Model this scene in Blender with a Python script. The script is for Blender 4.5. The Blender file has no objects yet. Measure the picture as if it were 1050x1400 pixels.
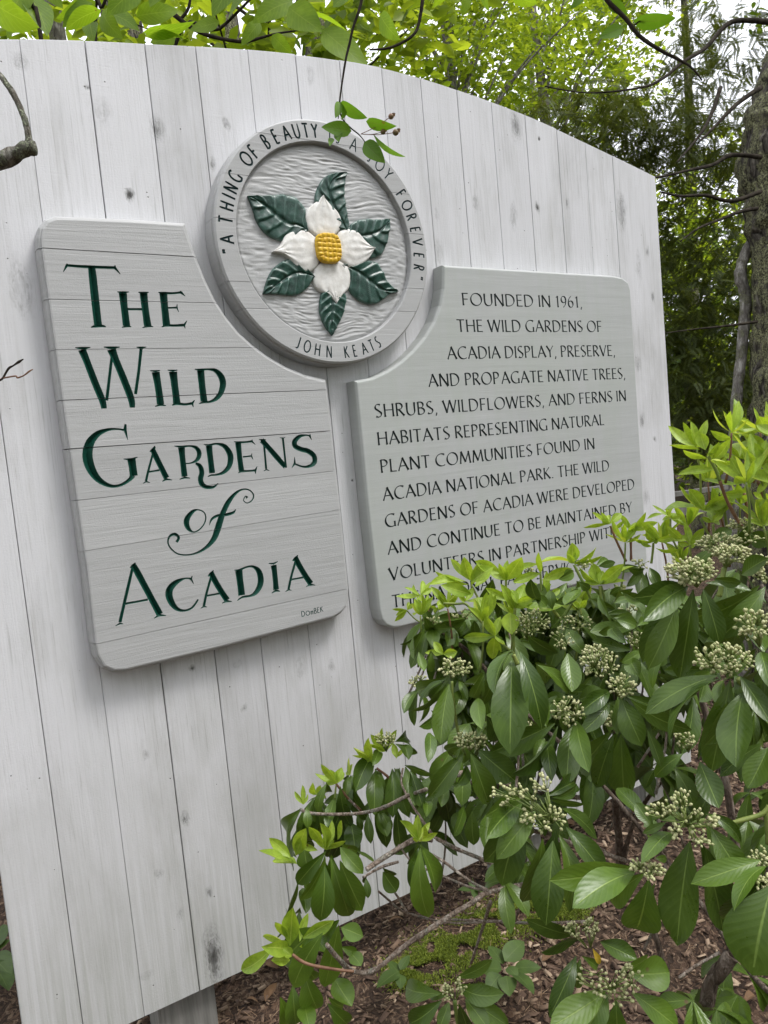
import bpy, bmesh, math, random
import numpy as np
from mathutils import Vector, Matrix, noise, geometry
rnd = random.Random(7)
scn = bpy.context.scene
COL = scn.collection

# ------------------------------------------------------------------ camera, sky, sun, exposure
S = 2.0                                   # metres from the camera to the plane of the board
CAMZ = 1.60
CAM = Vector((0.0, -S, CAMZ))             # the board's face is the plane y = 0, ground z = 0
FPX = 1022.31
YAW, PITCH, ROLL = 0.546024, -0.0828127, -0.0940172
_cy, _sy, _cp, _sp = math.cos(YAW), math.sin(YAW), math.cos(PITCH), math.sin(PITCH)
FWD = Vector((_sy*_cp, _cy*_cp, _sp))
_r = Vector((_cy, -_sy, 0.0)); _u = _r.cross(FWD)
RIGHT = math.cos(ROLL)*_r + math.sin(ROLL)*_u
UP = -math.sin(ROLL)*_r + math.cos(ROLL)*_u
cam_data = bpy.data.cameras.new('camera')
cam = bpy.data.objects.new('camera', cam_data); COL.objects.link(cam)
cam_data.sensor_fit = 'HORIZONTAL'; cam_data.sensor_width = 36.0
cam_data.lens = FPX/1050*36.0
cam_data.clip_start = 0.02; cam_data.clip_end = 1500
m3 = Matrix((RIGHT, UP, -FWD)).transposed()
cam.matrix_world = Matrix.Translation(CAM) @ m3.to_4x4()
cam_data.dof.use_dof = False
scn.camera = cam

SUN_EL, SUN_AZ = math.radians(58), math.radians(138)      # azimuth clockwise from +Y
world = bpy.data.worlds.new('World'); scn.world = world
world.use_nodes = True
wn = world.node_tree.nodes; wl = world.node_tree.links
bg = wn['Background']
sky = wn.new('ShaderNodeTexSky'); sky.sky_type = 'NISHITA'; sky.sun_disc = False
sky.sun_elevation = SUN_EL; sky.sun_rotation = SUN_AZ
sky.air_density = 1.0; sky.dust_density = 5.0; sky.ozone_density = 1.0
hs = wn.new('ShaderNodeHueSaturation'); hs.inputs['Saturation'].default_value = 0.18   # thin overcast takes the blue out
hs.inputs['Value'].default_value = 1.0
cl = wn.new('ShaderNodeMix'); cl.data_type = 'RGBA'; cl.inputs[0].default_value = 0.75          # bright unbroken cloud layer
cl.inputs[7].default_value = (8.5, 8.7, 9.4, 1)
wl.new(sky.outputs[0], hs.inputs['Color']); wl.new(hs.outputs[0], cl.inputs[6]); wl.new(cl.outputs[2], bg.inputs[0])
bg.inputs[1].default_value = 0.15
sun_d = bpy.data.lights.new('sun', 'SUN'); sun_d.energy = 1.5; sun_d.angle = math.radians(16)
sun_d.color = (1.0, 0.975, 0.94)
sun = bpy.data.objects.new('sun', sun_d); COL.objects.link(sun)
sd = Vector((math.sin(SUN_AZ)*math.cos(SUN_EL), math.cos(SUN_AZ)*math.cos(SUN_EL), math.sin(SUN_EL)))
sun.rotation_euler = sd.to_track_quat('Z', 'Y').to_euler()
sun.location = (0, -4, 8)
scn.view_settings.view_transform = 'Standard'; scn.view_settings.look = 'None'
scn.view_settings.gamma = 1.0; scn.view_settings.use_curve_mapping = False
scn.view_settings.exposure = 0.70
scn.cycles.max_bounces = 8; scn.cycles.transmission_bounces = 4; scn.cycles.diffuse_bounces = 3
scn.cycles.transparent_max_bounces = 8

# ------------------------------------------------------------------ helpers
def ray(px, py):
    return FWD + RIGHT*((px-525)/FPX) - UP*((py-700)/FPX)
def on_y(px, py, y):                       # where the sight line of a pixel of the survey photo meets the plane y
    d = ray(px, py); return CAM + d*((y+S)/d.y)
def at_d(px, py, depth):                   # point at a depth along the view axis
    return CAM + ray(px, py)*depth
def on_g(px, py, z=0.0):
    d = ray(px, py); return CAM + d*((z-CAMZ)/d.z)

def tag(o, label=None, cat=None, group=None, kind=None):
    if label: o['label'] = label
    if cat: o['category'] = cat
    if group: o['group'] = group
    if kind: o['kind'] = kind
    return o
def empty(name, loc=(0, 0, 0), **k):
    o = bpy.data.objects.new(name, None); o.location = loc; COL.objects.link(o); o.empty_display_size = 0.05
    return tag(o, **k)
def link(name, me, mats=None, parent=None, loc=None, smooth=False):
    """parts are modelled in world coordinates; the parent's location is taken off the object"""
    o = bpy.data.objects.new(name, me); COL.objects.link(o)
    if mats is not None:
        for m in (mats if isinstance(mats, (list, tuple)) else [mats]): me.materials.append(m)
    if parent is not None:
        o.parent = parent
        base = parent.location.copy()
        if parent.parent: base = base + parent.parent.location
        o.location = (Vector(loc) if loc is not None else Vector((0, 0, 0))) - base
    elif loc is not None: o.location = loc
    if smooth: me.shade_smooth()
    return o
def mesh(name, verts, faces, smooth=False):
    me = bpy.data.meshes.new(name); me.from_pydata([tuple(v) for v in verts], [], faces); me.update()
    if smooth: me.shade_smooth()
    return me
def bm_mesh(bm, name, smooth=False):
    me = bpy.data.meshes.new(name); bm.to_mesh(me); bm.free()
    if smooth: me.shade_smooth()
    return me
def catmull(P, n=6, closed=False):
    P = [Vector(p) for p in P]; out = []
    N = len(P); rng = range(N) if closed else range(N-1)
    for i in rng:
        if closed: a, b, c, d = P[(i-1) % N], P[i], P[(i+1) % N], P[(i+2) % N]
        else: a, b, c, d = P[max(i-1, 0)], P[i], P[i+1], P[min(i+2, N-1)]
        for k in range(n):
            t = k/n
            out.append(0.5*((2*b)+(c-a)*t+(2*a-5*b+4*c-d)*t*t+(3*b-a-3*c+d)*t*t*t))
    if not closed: out.append(P[-1].copy())
    return out
def tube_data(P, R, seg=8, wob=0.0, seed=0):
    V, F = [], []
    n = len(P); prev = None
    for i in range(n):
        t = (P[min(i+1, n-1)]-P[max(i-1, 0)]).normalized()
        if prev is None:
            a = t.orthogonal().normalized()
        else:
            a = (prev-t*prev.dot(t)).normalized()
        prev = a; b = t.cross(a)
        for k in range(seg):
            an = 2*math.pi*k/seg
            r = R[i]
            if wob: r *= 1+wob*noise.noise(Vector((math.cos(an)*1.7+seed, math.sin(an)*1.7, i*0.35+seed)))
            V.append(P[i]+a*(math.cos(an)*r)+b*(math.sin(an)*r))
    for i in range(n-1):
        for k in range(seg):
            F.append((i*seg+k, i*seg+(k+1) % seg, (i+1)*seg+(k+1) % seg, (i+1)*seg+k))
    F.append(tuple(range(seg))[::-1]); F.append(tuple((n-1)*seg+k for k in range(seg)))
    return V, F
def tube(name, P, R, mat, parent=None, seg=8, n=5, wob=0.0, seed=0):
    P = [Vector(p) for p in P]
    if len(P) > 2 or n > 1:
        Q = catmull(P, n); RR = []
        for i in range(len(Q)):
            f = i/n; a = min(int(f), len(R)-1); b = min(a+1, len(R)-1); RR.append(R[a]+(R[b]-R[a])*(f-int(f)))
    else: Q, RR = P, R
    V, F = tube_data(Q, RR, seg, wob, seed)
    return link(name, mesh(name, V, F, True), mat, parent)

# ------------------------------------------------------------------ materials
def mat(name):
    m = bpy.data.materials.new(name); m.use_nodes = True
    return m, m.node_tree.nodes, m.node_tree.links, m.node_tree.nodes['Principled BSDF']
class NT:
    """tiny node builder"""
    def __init__(s, m): s.t = m.node_tree; s.n = s.t.nodes; s.l = s.t.links
    def new(s, typ, ins=None, **kw):
        nd = s.n.new(typ)
        for k, v in kw.items(): setattr(nd, k, v)
        if ins:
            for k, v in ins.items(): s.set(nd, k, v)
        return nd
    def set(s, nd, k, v):
        if isinstance(v, bpy.types.NodeSocket): s.l.new(v, nd.inputs[k])
        else: nd.inputs[k].default_value = v
    def math(s, op, a, b=0.0, c=0.0, clamp=False):
        nd = s.new('ShaderNodeMath', {0: a, 1: b, 2: c}, operation=op); nd.use_clamp = clamp; return nd.outputs[0]
    def vmath(s, op, a, b=(0, 0, 0)):
        nd = s.new('ShaderNodeVectorMath', {0: a, 1: b}, operation=op)
        return nd.outputs['Value'] if op in ('LENGTH', 'DOT_PRODUCT', 'DISTANCE') else nd.outputs[0]
    def coord(s, which='Object'):
        return s.new('ShaderNodeTexCoord').outputs[which]
    def mapping(s, vec, scale=(1, 1, 1), loc=(0, 0, 0), rot=(0, 0, 0)):
        return s.new('ShaderNodeMapping', {'Vector': vec, 'Scale': scale, 'Location': loc, 'Rotation': rot}).outputs[0]
    def noise(s, vec, scale=5.0, detail=4.0, rough=0.5, dist=0.0):
        return s.new('ShaderNodeTexNoise', {'Vector': vec, 'Scale': scale, 'Detail': detail, 'Roughness': rough, 'Distortion': dist}).outputs[0]
    def voro(s, vec, scale=5.0, feature='F1', rand=1.0):
        return s.new('ShaderNodeTexVoronoi', {'Vector': vec, 'Scale': scale, 'Randomness': rand}, feature=feature)
    def ramp(s, fac, stops):
        nd = s.new('ShaderNodeValToRGB', {'Fac': fac}); cr = nd.color_ramp
        while len(cr.elements) < len(stops): cr.elements.new(0.5)
        for e, (p, c) in zip(cr.elements, stops):
            e.position = p; e.color = c if len(c) == 4 else (*c, 1)
        return nd.outputs[0]
    def mr(s, v, a, b, c=0.0, d=1.0):
        return s.new('ShaderNodeMapRange', {'Value': v, 'From Min': a, 'From Max': b, 'To Min': c, 'To Max': d}).outputs[0]
    def mix(s, fac, a, b, mode='MIX'):
        nd = s.new('ShaderNodeMix', data_type='RGBA', blend_type=mode)
        def put(i, v):
            if isinstance(v, bpy.types.NodeSocket): s.l.new(v, nd.inputs[i])
            else: nd.inputs[i].default_value = v if i == 0 else (*v, 1) if len(v) == 3 else v
        put(0, fac); put(6, a); put(7, b)
        return nd.outputs[2]
    def bump(s, h, strength=0.3, dist=0.01, normal=None):
        ins = {'Height': h, 'Strength': strength, 'Distance': dist}
        if normal: ins['Normal'] = normal
        return s.new('ShaderNodeBump', ins).outputs[0]

def board_paint(knots):
    m, n, l, b = mat('weathered white paint on rough planks'); t = NT(m)
    co = t.coord()
    sep = t.new('ShaderNodeSeparateXYZ', {0: co})
    grain = t.noise(t.mapping(co, (95, 95, 2.2)), 1.0, 5, 0.6, 0.4)
    saw = t.noise(t.mapping(co, (7, 7, 420)), 1.0, 3, 0.6)
    blot = t.noise(t.mapping(co, (5.0, 5, 1.7), (3, 0, 1)), 1.0, 5, 0.62, 0.3)
    fine = t.noise(co, 190.0, 3, 0.6)
    info = t.new('ShaderNodeObjectInfo')
    base = t.ramp(t.math('ADD', t.math('MULTIPLY', blot, 0.8), t.math('MULTIPLY', grain, 0.25)),
                  [(0.25, (0.43, 0.43, 0.42)), (0.42, (0.56, 0.56, 0.565)), (0.55, (0.645, 0.645, 0.66)), (0.8, (0.69, 0.69, 0.71))])
    tone = t.mr(info.outputs['Random'], 0, 1, 0.90, 1.02)
    base = t.mix(1.0, base, t.new('ShaderNodeCombineXYZ', {0: tone, 1: tone, 2: tone}).outputs[0], 'MULTIPLY')
    wear = t.mr(t.noise(t.mapping(co, (230, 230, 5.0), (2, 0, 5)), 1.0, 4, 0.6, 0.5), 0.58, 0.71, 0.0, 0.7)
    base = t.mix(t.math('MULTIPLY', wear, t.mr(blot, 0.35, 0.65, 1.0, 0.22)), base, (0.27, 0.27, 0.25))
    # darker grey tone low on the planks, its upper limit ragged
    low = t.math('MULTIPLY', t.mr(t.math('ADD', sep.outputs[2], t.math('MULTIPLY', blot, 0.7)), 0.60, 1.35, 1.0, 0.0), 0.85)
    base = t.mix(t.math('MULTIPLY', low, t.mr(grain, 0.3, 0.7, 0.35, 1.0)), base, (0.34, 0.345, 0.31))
    streak = t.noise(t.mapping(co, (42, 42, 1.1), (4, 0, 2)), 1.0, 4, 0.55, 0.6)
    base = t.mix(t.math('MULTIPLY', t.mr(streak, .57, .72, 0, .5), t.mr(blot, .3, .6, 1, .25)), base, (0.40, 0.395, 0.37))
    # pin holes and specks
    vo = t.voro(t.mapping(co, (1, 1, 1)), 26.0)
    pin = t.math('MULTIPLY', t.mr(vo.outputs['Distance'], 0.035, 0.06, 1, 0), t.mr(t.new('ShaderNodeSeparateColor', {0: vo.outputs['Color']}).outputs[0], 0.42, 0.46, 1, 0))
    base = t.mix(t.math('MULTIPLY', pin, 0.8), base, (0.06, 0.055, 0.05))
    # knots bleeding through the paint
    wob = t.math('MULTIPLY', t.math('SUBTRACT', t.noise(t.mapping(co, (1, 1, 0.45)), 34.0, 3, 0.7), 0.5), 0.034)
    knot = None; kh = None
    for (kx, kz, r, st, stretch) in knots:
        v = t.vmath('MULTIPLY', t.vmath('SUBTRACT', co, (kx, 0, kz)), (1, 0, stretch))
        d = t.math('ADD', t.vmath('LENGTH', v), wob)
        f = t.mr(d, r*0.35, r*1.05, min(1.0, st*1.25), 0.0)
        knot = f if knot is None else t.math('MAXIMUM', knot, f)
        h = t.mr(d, 0.0, r*0.55, 0.9 if st > 0.75 else 0.35 if st > .45 else 0.0, 0.0)
        kh = h if kh is None else t.math('MAXIMUM', kh, h)
    ring = t.math('MULTIPLY_ADD', t.math('SINE', t.math('MULTIPLY', knot, 34.0)), 0.28, 0.72)
    kf = t.math('MULTIPLY', t.math('MULTIPLY', knot, ring), t.mr(t.noise(t.mapping(co, (1, 1, .3)), 120., 4, .7), 0.40, 0.56, 0.25, 1.0), clamp=True)
    base = t.mix(kf, base, (0.15, 0.15, 0.14))
    base = t.mix(kh, base, (0.035, 0.033, 0.03))
    t.set(b, 'Base Color', base)
    t.set(b, 'Roughness', t.mr(fine, 0.3, 0.7, 0.55, 0.8)); b.inputs['Specular IOR Level'].default_value = 0.3
    h = t.math('ADD', t.math('MULTIPLY', grain, 0.6), t.math('ADD', t.math('MULTIPLY', saw, 0.22), t.math('MULTIPLY', fine, 0.25)))
    h = t.math('SUBTRACT', h, t.math('ADD', t.math('MULTIPLY', knot, 0.5), t.math('MULTIPLY', pin, 1.0)))
    t.set(b, 'Normal', t.bump(h, 0.6, 0.0035))
    return m

def panel_paint(name, col, green=0.0, grain_z=240.0, strength=0.4):
    m, n, l, b = mat(name); t = NT(m); co = t.coord()
    g1 = t.noise(t.mapping(co, (5, 5, grain_z)), 1.0, 4, 0.6, 0.3)
    g2 = t.noise(t.mapping(co, (2.2, 2, 34), (1, 2, 3)), 1.0, 4, 0.6, 1.2)
    bl = t.noise(t.mapping(co, (3, 3, 2)), 1.0, 4, 0.6)
    run = t.noise(t.mapping(co, (30, 30, 1.3)), 1.0, 3, 0.6)
    fine = t.noise(co, 320., 2, .6)
    c2 = tuple(c*0.94 for c in col); c3 = tuple(c*1.04 for c in col)
    base = t.mix(t.mr(g2, 0.3, 0.7), c2, c3)
    info = t.new('ShaderNodeObjectInfo')
    tone = t.mr(info.outputs['Random'], 0, 1, 0.95, 1.03)
    base = t.mix(1.0, base, t.new('ShaderNodeCombineXYZ', {0: tone, 1: tone, 2: tone}).outputs[0], 'MULTIPLY')
    if green:
        base = t.mix(t.math('MULTIPLY', t.mr(t.math('ADD', t.math('MULTIPLY', bl, 0.6), t.math('MULTIPLY', run, 0.4)), 0.42, 0.62), green), base, (0.36, 0.395, 0.34))
    base = t.mix(t.mr(g1, 0.66, 0.78, 0, 0.35), base, tuple(c*0.6 for c in col))
    t.set(b, 'Base Color', base); t.set(b, 'Roughness', t.mr(bl, 0.3, 0.7, 0.42, 0.6)); b.inputs['Specular IOR Level'].default_value = 0.35
    h = t.math('ADD', t.math('ADD', t.math('MULTIPLY', g1, 0.6), t.math('MULTIPLY', g2, 0.8)), t.math('MULTIPLY', fine, 0.3))
    t.set(b, 'Normal', t.bump(h, strength, 0.003))
    return m
def simple(name, c1, c2, scale=20., rough=0.6, bump=0.3, bd=0.003, stretch=(1, 1, 1), spec=0.4, coord='Object'):
    m, n, l, b = mat(name); t = NT(m); co = t.coord(coord)
    v = t.noise(t.mapping(co, stretch), scale, 5, 0.6, 0.2)
    t.set(b, 'Base Color', t.mix(t.mr(v, 0.35, 0.65), c1, c2)); b.inputs['Roughness'].default_value = rough
    b.inputs['Specular IOR Level'].default_value = spec
    t.set(b, 'Normal', t.bump(v, bump, bd))
    return m
def bark(name, c_dark, c_mid, c_pale, scale=9., lichen=None, furrow=1.0, amount=0.5):
    m, n, l, b = mat(name); t = NT(m); co = t.coord()
    f = t.voro(t.mapping(co, (1, 1, 0.28)), scale*1.8, 'DISTANCE_TO_EDGE').outputs['Distance']
    nz = t.noise(t.mapping(co, (1, 1, .4)), scale*2.5, 7, 0.68, 0.5)
    col = t.ramp(nz, [(0.3, c_dark), (0.5, c_mid), (0.68, c_pale)])
    col = t.mix(t.mr(t.math('ADD', f, t.math('MULTIPLY', nz, 0.1)), 0.02, 0.13, 0.85*furrow, 0), col, tuple(c*0.35 for c in c_dark))
    hh = t.math('ADD', t.mr(f, 0, 0.2, 0, furrow), nz)
    if lichen:
        ln = t.noise(co, scale*1.1, 2, 0.5)
        ln2 = t.noise(co, scale*9, 5, 0.75)
        lf = t.math('MULTIPLY', t.mr(ln, 0.62-amount*0.25, 0.68-amount*0.2), t.mr(ln2, 0.44, 0.52))
        col = t.mix(lf, col, t.mix(t.mr(ln2, 0.5, 0.7), lichen, tuple(min(1, c*1.9) for c in lichen)))
        hh = t.math('ADD', hh, t.math('MULTIPLY', lf, 0.6))
    t.set(b, 'Base Color', col); b.inputs['Roughness'].default_value = 0.85; b.inputs['Specular IOR Level'].default_value = 0.2
    t.set(b, 'Normal', t.bump(hh, 0.8, 0.012))
    return m
def leaf_mat(name, c1, c2, rib, trans=0.3, rough=0.4, veins=0.0, mottle=0.0, back=None, spec=0.5, ribw=0.035):
    """uv.x runs across the blade (0.5 = midrib), uv.y from base to tip"""
    m, n, l, b = mat(name); t = NT(m)
    uv = t.new('ShaderNodeUVMap').outputs[0]; sep = t.new('ShaderNodeSeparateXYZ', {0: uv})
    co = t.coord()
    info = t.new('ShaderNodeObjectInfo')
    nz = t.noise(t.new('ShaderNodeVectorMath', {0: co, 1: info.outputs['Location']}, operation='ADD').outputs[0], 38.0, 4, 0.6)
    rv = info.outputs['Random']
    col = t.mix(t.math('ADD', t.math('MULTIPLY', rv, 0.65), t.math('MULTIPLY', nz, 0.35), clamp=True), c1, c2)
    ax = t.math('ABSOLUTE', t.math('SUBTRACT', sep.outputs[0], 0.5))
    vh = t.math('SINE', t.math('MULTIPLY', t.math('SUBTRACT', sep.outputs[1], t.math('MULTIPLY', ax, 0.55)), 62.0))
    if veins: col = t.mix(t.math('MULTIPLY', t.mr(vh, 0.72, 1.0), veins), col, rib)
    if mottle:
        mo = t.voro(co, 260., 'DISTANCE_TO_EDGE').outputs['Distance']
        col = t.mix(t.math('MULTIPLY', t.mr(t.noise(co, 150., 4, .7), 0.42, 0.62), mottle), col, tuple(c*0.62 for c in c1))
    col = t.mix(t.mr(ax, ribw*0.3, ribw, 0.85, 0.0), col, rib)
    vs = t.voro(t.vmath('ADD', co, info.outputs['Location']), 34.0); vr = t.new('ShaderNodeSeparateColor', {0: vs.outputs['Color']}).outputs[0]
    spot = t.math('MULTIPLY', t.mr(t.math('ADD', vs.outputs['Distance'], t.math('MULTIPLY', nz, .12)), .14, .20, .85, 0), t.mr(vr, .86, .9, 0, 1))
    col = t.mix(spot, col, (.11, .065, .03))
    dull = t.noise(t.vmath('ADD', co, info.outputs['Location']), 14., 3, .6)
    col = t.mix(t.mr(dull, .5, .72, 0, .4), col, tuple(min(1, c*1.5+.01) for c in c2))
    geo = t.new('ShaderNodeNewGeometry')
    if back: col = t.mix(geo.outputs['Backfacing'], col, back)
    t.set(b, 'Base Color', col); b.inputs['Specular IOR Level'].default_value = spec
    t.set(b, 'Roughness', t.math('ADD', t.mr(nz, 0.3, 0.7, rough-0.06, rough+0.1), t.math('MULTIPLY', geo.outputs['Backfacing'], 0.25)))
    h = t.math('ADD', t.math('MULTIPLY', vh, 0.12), t.math('ADD', nz, t.mr(ax, 0, ribw*1.6, -0.5, 0)))
    t.set(b, 'Normal', t.bump(h, 0.35, 0.0012))
    tr = t.new('ShaderNodeBsdfTranslucent', {'Color': t.mix(1.0, col, (1.3, 1.25, 0.5), 'MULTIPLY')})
    ms = t.new('ShaderNodeMixShader', {0: trans, 1: b.outputs[0], 2: tr.outputs[0]})
    l.new(ms.outputs[0], n['Material Output'].inputs[0])
    return m
def foliage_mat(name, stops, trans=0.4, rough=0.5, scale=1.3):
    m, n, l, b = mat(name); t = NT(m)
    geo = t.new('ShaderNodeNewGeometry'); co = t.coord()
    ri = geo.outputs['Random Per Island']
    nz = t.noise(co, scale, 3, 0.6)
    f = t.math('ADD', t.math('MULTIPLY', ri, 0.6), t.math('MULTIPLY', nz, 0.5))
    col = t.ramp(f, stops)
    t.set(b, 'Base Color', col); b.inputs['Roughness'].default_value = rough; b.inputs['Specular IOR Level'].default_value = 0.4
    tr = t.new('ShaderNodeBsdfTranslucent', {'Color': t.mix(1.0, col, (1.5, 1.38, 0.5), 'MULTIPLY')})
    ms = t.new('ShaderNodeMixShader', {0: trans, 1: b.outputs[0], 2: tr.outputs[0]})
    l.new(ms.outputs[0], n['Material Output'].inputs[0])
    return m
# ------------------------------------------------------------------ the plank board
KN = [(177, 266, .012, .95, .6), (120, 120, .008, .9, 1), (215, 178, .022, .6, .55), (140, 153, .026, .3, .7), (310, 170, .014, .7, .6),
      (28, 395, .030, .4, .35), (26, 85, .022, .45, .9), (385, 82, .005, 1, 1), (424, 104, .016, .3, .6), (705, 172, .034, .6, .5),
      (737, 190, .006, .9, .8), (735, 285, .012, .8, .5), (650, 278, .020, .35, .6), (702, 298, .020, .45, .35), (775, 277, .014, .5, .5),
      (850, 290, .030, .7, .35), (885, 345, .014, .5, .5), (873, 365, .02, .4, .3), (893, 408, .012, .5, .5), (872, 497, .022, .6, .6), (878, 575, .020, .6, .5), (895, 600, .012, .5, .8),
      (884, 680, .020, .45, .5), (252, 1118, .014, .95, .55), (200, 1032, .012, .45, .8), (262, 914, .010, .9, 1), (285, 1220, .014, .5, .6), (292, 1308, .034, .85, .3), (246, 1247, .012, .35, .4),
      (218, 1194, .014, .35, 1), (200, 1335, .020, .3, 1.4), (481, 657, .006, 1, 1), (333, 968, .010, .5, .7), (410, 914, .022, .3, .5), (453, 912, .014, .45, .5), (325, 908, .02, .25, 1.2), (597, 292, .010, .4, .5), (290, 226, .012, .5, .6), (600, 345, .02, .3, .4)]
knots = []
for px, py, r, st, s_ in KN:
    p = on_y(px, py, 0.0); knots.append((p.x, p.z, r, st, s_))
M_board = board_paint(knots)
M_post = simple('weathered grey post timber', (0.17, 0.165, 0.15), (0.27, 0.26, 0.24), 1.0, 0.85, 0.7, 0.004, (60, 60, 2.5))

JX = [0.0215, 0.088, 0.1625, 0.238, 0.313, 0.3815, 0.457, 0.531, 0.604, 0.6785, 0.751, 0.8235, 0.896, 0.971, 1.046, 1.117, 1.189, 1.311]
TOPX = [0.0, .141, .315, .587, .683, .832, .975, 1.117, 1.311, 1.4]
TOPZ = [.487, .522, .5505, .582, .5855, .575, .557, .530, .489, .47]
def top_z(x):
    x = x/S
    # smooth arch through the surveyed heights
    i = max(1, min(len(TOPX)-3, int(np.searchsorted(TOPX, x))-1))
    X = TOPX[i-1:i+3]; Z = TOPZ[i-1:i+3]; r = 0
    for a in range(4):
        w = 1
        for b_ in range(4):
            if a != b_: w *= (x-X[b_])/(X[a]-X[b_])
        r += w*Z[a]
    return CAMZ + S*r
BOTZ = CAMZ - S*0.7187
board = empty('sign_board', (S*0.67, 0.02, BOTZ), label='large arched board of upright whitewashed planks carrying the carved signs', cat='sign board')
gaps = [0, .0016, .0009, .0026, .0022, .0020, .0012, .0020, .0020, .0012, .0016, .0018, .0006, .0018, .0016, .0008, .0018, 0]
for i in range(len(JX)-1):
    x0 = JX[i]*S + gaps[i]/2; x1 = JX[i+1]*S - gaps[i+1]/2
    bm = bmesh.new(); nx = 5; T = 0.038; ch = 0.0012
    front, back = [], []
    zo = rnd.uniform(-.0012, .0012) if i else 0; yo = rnd.uniform(0.0, 0.0009)
    prof = [(x0, ch+yo)]+[(x0+ch+(x1-x0-2*ch)*k/nx, yo) for k in range(nx+1)]+[(x1, ch+yo)]
    V, F = [], []
    for (x, y) in prof:
        zt = top_z(x)-zo
        V += [(x, y, BOTZ), (x, y, zt-0.0012), (x, y+0.0012, zt), (x, T, zt-0.001), (x, T, BOTZ)]
    k5 = 5
    for k in range(len(prof)-1):
        a = k*k5; b_ = (k+1)*k5
        for j in range(5):
            j2 = (j+1) % 5
            F.append((a+j, b_+j, b_+j2, a+j2))
    F.append(tuple(range(5))); F.append(tuple((len(prof)-1)*5+j for j in range(5))[::-1])
    bm.free()
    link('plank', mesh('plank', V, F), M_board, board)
def box(name, lo, hi, m, parent=None, bev=0.004):
    bm = bmesh.new(); bmesh.ops.create_cube(bm, size=1.0)
    lo = Vector(lo); hi = Vector(hi)
    for v in bm.verts: v.co = Vector(((v.co[k]+.5)*(hi[k]-lo[k])+lo[k]) for k in range(3))
    if bev: bmesh.ops.bevel(bm, geom=list(bm.edges), offset=bev, segments=2, affect='EDGES')
    return link(name, bm_mesh(bm, name), m, parent)
for px0, px1 in ((.1806, .2588), (.80, .878), (1.16, 1.238)):
    f = (S+0.041)/S
    box('post', (px0*S*f, 0.041, -0.4), (px1*S*f, 0.185, CAMZ+S*0.36), M_post, board, 0.006)
for z in (BOTZ+0.22, CAMZ+S*0.40):
    box('batten', (JX[0]*S+.12, 0.187, z), (JX[-1]*S-.12, 0.225, z+0.09), M_post, board)

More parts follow.
